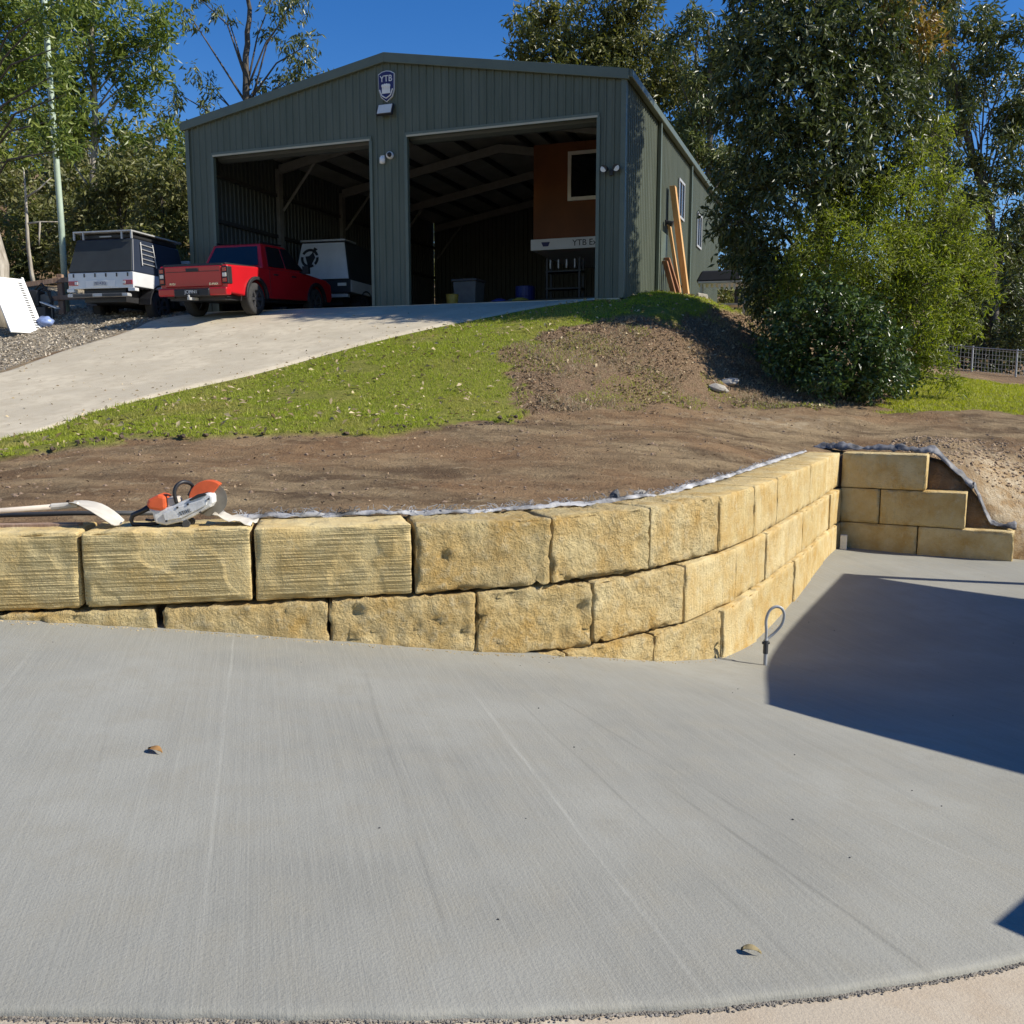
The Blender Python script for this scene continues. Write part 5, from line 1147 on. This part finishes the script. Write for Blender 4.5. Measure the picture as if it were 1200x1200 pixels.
strip('drainage_membrane', 'grey drainage membrane draped down behind the stepped wall', path, nr, .18, M['fabric_dark'], 7, .045, 0, 'membrane')
# small rocks / fabric knots on the wall back
def pebble_mesh(seed, r=1):
    bm = bmesh.new(); bmesh.ops.create_icosphere(bm, subdivisions=2, radius=r)
    for v in bm.verts: v.co *= 1 + .35 * mnoise.noise(v.co * 1.3 + Vector((seed * 3.7, 0, 0)))
    me = bpy.data.meshes.new('rock'); bm.to_mesh(me); bm.free(); return me
def rock(label, loc, sc, rot, mat='rock', seed=1, name='rock', cat='rock'):
    me = pebble_mesh(seed); me.materials.append(M[mat]); o = bpy.data.objects.new(name, me); COL.objects.link(o); o.location = loc; o.scale = sc; o.rotation_euler = rot; return tag(o, label, cat)
q = wall_pt(783) + wall_nrm(783) * .53; rock('scrunched grey fabric knot standing on the back of the wall', (q.x, q.y, TOP + .025), (.035, .03, .055), (.2, .3, 0), 'fabric_dark', 2, 'fabric_knot', 'fabric')
q = wall_pt(822) + wall_nrm(822) * .58; rock('pale stone sitting behind the bend of the curved wall', (q.x, q.y, TOP + .008), (.06, .045, .028), (0, 0, .5), 'rock', 3)
x, y = un(842, 466, 17.2)[:2]; rock('flat pale rock lying at the foot of the bank', (x, y, gz_(x, y) + .03), (.19, .14, .08), (.3, .2, .4), 'rock', 4)
x, y = un(853, 458, 17.6)[:2]; rock('slanted grey rock wedged above the flat pale rock', (x, y, gz_(x, y) + .04), (.22, .12, .06), (.4, -.1, -.4), 'rock', 5)
x, y = un(1000, 454, 18.0)[:2]; rock('white stone under the dark broadleaf shrub', (x, y, gz_(x, y) + .04), (.12, .10, .14), (.3, .4, .2), 'rock', 6)

# conduit with hose loop, white stub in the corner
hb = un(897, 766, wall_pt(866).y - .55); hz = float(slab_z(np.array([hb[0]]), np.array([hb[1]]))[0])
t = thing('hose_stub', 'grey hose loop on a short pipe standing up from the slab', 'hose', (hb[0], hb[1], hz))
MB().tube([(0, 0, -.02), (0, 0, .22)], .016, 10).build('riser_pipe', M['pvc'], t)
MB().tube(curve([(0, 0, .20), (.0, 0, .30), (-.005, .0, .38), (.02, 0, .46), (.07, 0, .495), (.12, 0, .48), (.145, .01, .42), (.13, .02, .34), (.08, .03, .27), (.03, .03, .225), (.005, .02, .20)]), .0125, 8).build('hose_loop', M['pvc'], t, smooth=True)
m = MB().tube([(-.03, 0, .19), (.03, 0, .19)], .012, 6); m.tube([(0, 0, .10), (0, 0, .21)], .021, 10); m.build('clamp', M['dark_steel'], t)
cb = back_pt(.13) - BN * .22; cz = float(slab_z(np.array([cb.x]), np.array([cb.y]))[0])
o = MB().box(-.045, .045, -.045, .045, -.02, .20).build('pipe_stub', M['pvc_white'], None, .006); o.location = (cb.x, cb.y, cz); o.rotation_euler = (0, 0, R(-20)); tag(o, 'short white plastic stub standing in the corner of the walls', 'pipe stub')
# fallen leaves on the slab
def fallen(px, py, label, L, rot, col):
    z = 0
    for _ in range(6): p = unz(px, py, z); z = float(slab_z(np.array([p[0]]), np.array([p[1]]))[0])
    m = MB(); n = 9; vs = []
    for i in range(n):
        a = i / (n - 1); w = .24 * math.sin(math.pi * a ** .8) * L
        vs += [((a - .5) * L, -w, .012 + .010 * math.sin(a * 3)), ((a - .5) * L, 0, .004 + .012 * math.sin(a * 3)), ((a - .5) * L, w, .014 + .008 * math.sin(a * 3))]
    m.add(vs, [f for i in range(n - 1) for f in ((3 * i, 3 * i + 3, 3 * i + 4, 3 * i + 1), (3 * i + 1, 3 * i + 4, 3 * i + 5, 3 * i + 2))])
    o = m.build('fallen_leaf', plain('leaf_' + str(px), col, .7, 0, .3, 30), None, smooth=True); o.location = (p[0], p[1], z); o.rotation_euler = (0, 0, rot); s_ = o.modifiers.new('solid', 'SOLIDIFY'); s_.thickness = .0015
    tag(o, label, 'leaf')
fallen(182, 882, 'curled orange-brown leaf lying alone on the pale slab', .088, -.5, (.36, .19, .06))
fallen(880, 1118, 'twisted tan leaf lying near the rough slab edge', .060, -.35, (.30, .24, .12))

# ------------------------------------------------------------------ unseen patio past the right edge, placed to cast the big shadow
def to_h(p, z): k = (z - p.z) / sdir.z; return p + sdir * k
ZE = 2.25
A_, C_, D_, F_ = [slab_hit(*q) for q in ((988, 672), (898, 825), (1200, 908), (1200, 703))]
A3, C3_ = to_h(A_, ZE), to_h(C_, ZE)
# rake edges: choose height at the ridge so that their shadows pass through D and F
def rake(P3, S_, u=.91):
    e = (C3_ - A3); e.z = 0; e.normalize(); q = Vector((-e.y, e.x, 0)); q = q if q.x > 0 else -q      # away from the wall
    # point P3 + t q + z h ; shadow passes through S_ : solve for (t,h)
    k = 1 / sdir.z; sh_ = Vector((sdir.x, sdir.y)) * k
    rhs = Vector((S_.x - P3.x + sh_.x * (P3.z - S_.z), S_.y - P3.y + sh_.y * (P3.z - S_.z)))
    # P3.xy + t q - sh*(P3.z + h - Sz) = S  ->  t q - h sh = rhs'
    rhs = Vector((S_.x, S_.y)) - Vector((P3.x, P3.y)) + sh_ * (P3.z - S_.z)
    det = q.x * (-sh_.y) - (-sh_.x) * q.y
    t_ = (rhs.x * (-sh_.y) - (-sh_.x) * rhs.y) / det; h = (q.x * rhs.y - q.y * rhs.x) / det
    return q, t_, h
q1, t1, h1 = rake(C3_, D_); q2, t2, h2 = rake(A3, F_)
sl1, sl2 = h1 / t1, h2 / t2; slp = max(.15, min(.6, (sl1 + sl2) / 2))
print('patio', A3, C3_, 'slopes', sl1, sl2)
pt = thing('patio', 'unseen steel roofed patio, guessed and placed to throw the large dark shadow', 'patio', ((A3.x + C3_.x) / 2 + 2, (A3.y + C3_.y) / 2, -.6)); b = Vector(pt.location)
RL = 4.2
def rp(P, t_, dz=0): s_ = sl1 if P is C3_ else sl2; s_ = max(.1, min(.7, s_)); return P + q1 * t_ + Vector((0, 0, s_ * t_ + dz)) - b
MB().hexa([rp(C3_, 0, -.08), rp(C3_, RL, -.08), rp(A3, RL, -.08), rp(A3, 0, -.08), rp(C3_, 0, 0), rp(C3_, RL, 0), rp(A3, RL, 0), rp(A3, 0, 0)]).build('roof', M['roof_tile'], pt)
for P, t_ in ((A3, .05), (C3_, .05), (A3, RL - .1), (C3_, RL - .1)):
    e = rp(P, t_, -.08); e2_ = e + ((A3 - C3_).normalized() * (-.06 if P is A3 else .06)); MB().box(e2_.x - .05, e2_.x + .05, e2_.y - .05, e2_.y + .05, -.3, e2_.z + .02).build('post', M['galv'], pt)
wi = [rp(C3_, .9), rp(C3_, RL - .3), rp(A3, RL - .3), rp(A3, .9)]; dA = (A3 - C3_).normalized()
wi = [wi[0] + dA * .5, wi[1] + dA * .5, wi[2] - dA * 1.6, wi[3] - dA * 1.6]
MB().hexa([(p.x, p.y, -.3) for p in wi] + [(p.x, p.y, p.z - .10) for p in wi]).build('wall', M['render'], pt)  # unseen wall added to block skylight from the shadowed slab
# unseen cabinet made up so that its corner shades the slab edge
tp_ = to_h(slab_hit(1163, 1082), 1.30)
t = thing('shadow_cabinet', 'unseen green steel cabinet added only to cast a corner shadow on the slab', 'cabinet', (tp_.x, tp_.y, -.4), R(-52))
MB().box(0, 1.1, 0, .8, 0, 1.70).build('shadow_cabinet_body', M['trim'], t, .004)
for x0 in (.02, .56): MB().box(x0, x0 + .52, -.02, -.002, .05, 1.66).build('door', M['trim'], t)
# ------------------------------------------------------------------ ground cover (stuff)
def blades(rng, x, y, h0, w0, mat, name, label, cat='grass'):
    z = terr(x, y); n = len(x); base = np.stack([x, y, z - .01], -1)
    a = rng.uniform(0, 2 * np.pi, n); s = np.stack([np.cos(a), np.sin(a), np.zeros(n)], -1); h = h0 * rng.uniform(.5, 1.4, (n, 1)); w = w0 * rng.uniform(.7, 1.3, (n, 1))
    lean = rng.normal(size=(n, 3)) * .7; lean[:, 2] = 1; lean /= np.linalg.norm(lean, axis=1, keepdims=True)
    v = np.stack([base - s * w, base + s * w, base + lean * h], 1).reshape(-1, 3)
    return tag(np_mesh(name, v, np.arange(len(v)).reshape(-1, 3), mat), label, cat, kind='stuff')
rng = np.random.default_rng(12)
def sample(n, x0, x1, y0, y1, cond):
    x = rng.uniform(x0, x1, n); y = rng.uniform(y0, y1, n); m = cond(x, y) & (driveway_mask(x, y) < .5); return x[m], y[m]
def notshed(x, y):
    c, s_ = math.cos(SH_YAW), math.sin(SH_YAW); lx = (x - SH.x) * c - (y - SH.y) * s_; ly = (x - SH.x) * s_ + (y - SH.y) * c; return ~((lx > -SW - .05) & (lx < .1) & (ly > -.12) & (ly < SL + .1))
gx_, gy_ = sample(520000, -10, 6, 9.4, 26, lambda x, y: (zones(x, y)[0] > .5) & notshed(x, y) & (vn(x * 1.1, y * 1.1, 41) + .35 * vn(x * 4, y * 4, 42) > .34))
blades(rng, gx_, gy_, .052, .006, M['grass'], 'lawn_grass', 'short green grass on the slope below the driveway')
gx_, gy_ = sample(90000, -10, 6, 9.4, 24, lambda x, y: (zones(x, y)[0] > .5) & notshed(x, y) & (vn(x * 2.3, y * 2.3, 81) > .72))
blades(rng, gx_, gy_, .10, .006, M['grass'], 'grass_tufts', 'longer grass tufts standing out of the slope turf')
gx_, gy_ = sample(150000, 6, 16, 15.5, 30, lambda x, y: zones(x, y)[1] > .5)
blades(rng, gx_, gy_, .06, .010, M['grass_bright'], 'lawn_grass', 'bright yellow-green grass patch right of the wattle')
gx_, gy_ = sample(60000, -2, 7, 13.5, 22.5, lambda x, y: (zones(x, y)[3] > .5) & (vn(x * 1.6, y * 1.6, 51) > .6))
blades(rng, gx_, gy_, .06, .006, M['grass'], 'weed_tufts', 'sparse weeds sprouting on the bare bank')
gx_, gy_ = sample(60000, -2, 7, 13.2, 21, lambda x, y: (zones(x, y)[3] > .5) & (vn(x * 1.3, y * 1.3, 55) + .25 * vn(x * 6, y * 6, 56) > .62))
blades(rng, gx_, gy_, .07, .006, leafmat('dry_grass_blade', (.22, .17, .10), (.50, .42, .28), .8, .2), 'dry_grass', 'dead straw-coloured grass on the bare bank')
def chips(rng, x, y, s0, mat, name, label, flat=.35, lift=.006, cat='litter', asp=.45, zf=None):
    z = (zf or terr)(x, y) + lift; n = len(x); c = np.stack([x, y, z], -1); d = rand_unit(rng, n); d[:, 2] *= flat; d /= np.linalg.norm(d, axis=1, keepdims=True)
    s = np.cross(d, np.array([0, 0, 1.]) + rng.normal(size=(n, 3)) * .5); s /= np.linalg.norm(s, axis=1, keepdims=True) + 1e-9
    L = s0 * rng.uniform(.4, 1.5, (n, 1)); up_ = np.array([0, 0, 1.]) * L * .12
    v = np.stack([c - d * L * .5, c + s * L * asp * .5 + up_, c + d * L * .5, c - s * L * asp * .5 + up_], 1).reshape(-1, 3)
    return tag(np_mesh(name, v, np.arange(len(v)).reshape(-1, 4), mat), label, cat, kind='stuff')
x, y = sample(5200, -10, 6, 9.2, 24, lambda x, y: (zones(x, y)[0] > .5) & notshed(x, y)); chips(rng, x, y, .085, M['litter'], 'leaf_litter', 'dry fallen leaves scattered over the grass slope', .4, .04)
x, y = sample(55000, -2, 12, 13.3, 24, lambda x, y: (zones(x, y)[3] > .5) & notshed(x, y) & (fbm(x * .8, y * .8, 91, 4) + .09 * (y > 19) > -.06 + .10 * np.exp(-((x - 2.8) ** 2 + (y - 16.5) ** 2) / 1.6))); chips(rng, x, y, .055, M['mulch'], 'bark_mulch', 'brown leaf and bark mulch covering the bank', .6, .012)
x, y = sample(3000, -2, 12, 13.3, 24, lambda x, y: (zones(x, y)[3] > .5) & notshed(x, y)); chips(rng, x, y, .08, M['litter'], 'leaf_litter', 'dry pale leaves scattered over the mulch bank', .5, .025)
x, y = sample(60000, -22, -6, 14, 28, lambda x, y: (zones(x, y)[2] > .5) & notshed(x, y)); chips(rng, x, y, .07, leafmat('bark_chip', (.20, .16, .115), (.58, .51, .40), .9, 0), 'gravel_litter', 'pale gravel and bark chips beside the vehicles', .6, .012)
x, y = sample(3500, -9, 8, 6, 17, lambda x, y: (poly_dist(x, y, pl) > .65) & (zones(x, y)[0] < .5) & (vn(x * .7, y * 1.4, 61) > .35)); chips(rng, x, y, .035, M['mulch'], 'root_litter', 'fine roots and debris on the bare soil pad', .5, .008)
rngd = np.random.default_rng(3); tt = rngd.random(500); k_ = (tt * 109).astype(int); f_ = rngd.random(500) ** 2
x = lowR[k_, 0] * (1 - f_) + upR[k_, 0] * f_; y = lowR[k_, 1] * (1 - f_) + upR[k_, 1] * f_
chips(rngd, x, y, .05, M['litter'], 'driveway_litter', 'few dry leaves strewn on the upper driveway', .3, .04, zf=lambda a, b: terr(a, b, False))
# clods: small soil lumps on the pad, and crumbs along the slab edge
def lumps(rng, x, y, z, r0, mat, name, label, cat):
    bm = bmesh.new(); bmesh.ops.create_icosphere(bm, subdivisions=1, radius=1); bv = np.array([v.co[:] for v in bm.verts]); bf = np.array([[v.index for v in f.verts] for f in bm.faces]); bm.free()
    n = len(x); r = r0 * rng.uniform(.35, 1.0, (n, 1, 1)) ** 1.5 * np.array([1, 1, .7]) * rng.uniform(.7, 1.3, (n, 1, 3)); a = rng.uniform(0, 6.28, n)
    v = bv[None] * (1 + rng.normal(size=(n, len(bv), 1)) * .18) * r; c, s_ = np.cos(a)[:, None], np.sin(a)[:, None]
    v = np.stack([v[..., 0] * c - v[..., 1] * s_, v[..., 0] * s_ + v[..., 1] * c, v[..., 2]], -1) + np.stack([x, y, z], -1)[:, None]
    f = (bf[None] + (np.arange(n) * len(bv))[:, None, None]).reshape(-1, 3); return tag(np_mesh(name, v.reshape(-1, 3), f, mat), label, cat, kind='stuff')
x, y = sample(3200, -8, 9, 6, 17.5, lambda x, y: (poly_dist(x, y, pl) > .7) & (zones(x, y)[0] < .5) & (vn(x * .8, y * 1.6, 71) > .45)); lumps(rng, x, y, terr(x, y), .024, M['pebble'], 'soil_clods', 'loose soil clods on the brown pad behind the wall', 'soil')
x, y = sample(9000, -9, 4, 9, 14.5, lambda x, y: np.abs(poly_dist(x, y, [tuple(p) for p in grass_poly[:7]])) < .16); lumps(rng, x, y, terr(x, y), .038, plain('dark_turf_edge', (.09, .062, .042), .95, 0, .4, 8), 'turf_edge', 'ragged dark cut edge of the turf above the soil pad', 'soil')
x, y = sample(2600, 5.6, 9, 11, 14, lambda x, y: (poly_dist(x, y, pl) > .75)); lumps(rng, x, y, terr(x, y), .032, plain('bank_soil_clods', (.34, .245, .155), .95, 0, .3, 6), 'bank_clods', 'crumbly clods on the cut bank past the stepped wall', 'soil')
ex = rng.uniform(-2.6, 3.2, 5200); ey = np.interp(ex, sx, edge) - np.abs(rng.normal(size=5200)) * .008 - .003; lumps(rng, ex, ey, slab_z(ex, ey) - .020, .0048, M['chips'], 'edge_crumbs', 'crumbs of concrete and grit along the slab edge', 'grit')
ex = rng.uniform(-5, 6, 130); ey = rng.uniform(2.6, 11, 130); k_ = poly_dist(ex, ey, pl) < -.15; lumps(rng, ex[k_], ey[k_], slab_z(ex[k_], ey[k_]) + .002, .0055, M['dark_steel'], 'slab_grit', 'scattered dark grit on the grey slab', 'grit')
bxp = rng.uniform(-60, 975, 600); pp_ = [wall_pt(a) - wall_nrm(a) * (.055 + abs(rng.normal()) * .03) for a in bxp]; ex = np.array([p.x for p in pp_]); ey = np.array([p.y for p in pp_]); lumps(rng, ex, ey, slab_z(ex, ey), .008, plain('sandstone_crumbs', (.40, .31, .17), .95, 0, .3, 30), 'sandstone_crumbs', 'sandstone crumbs along the foot of the curved wall', 'grit')
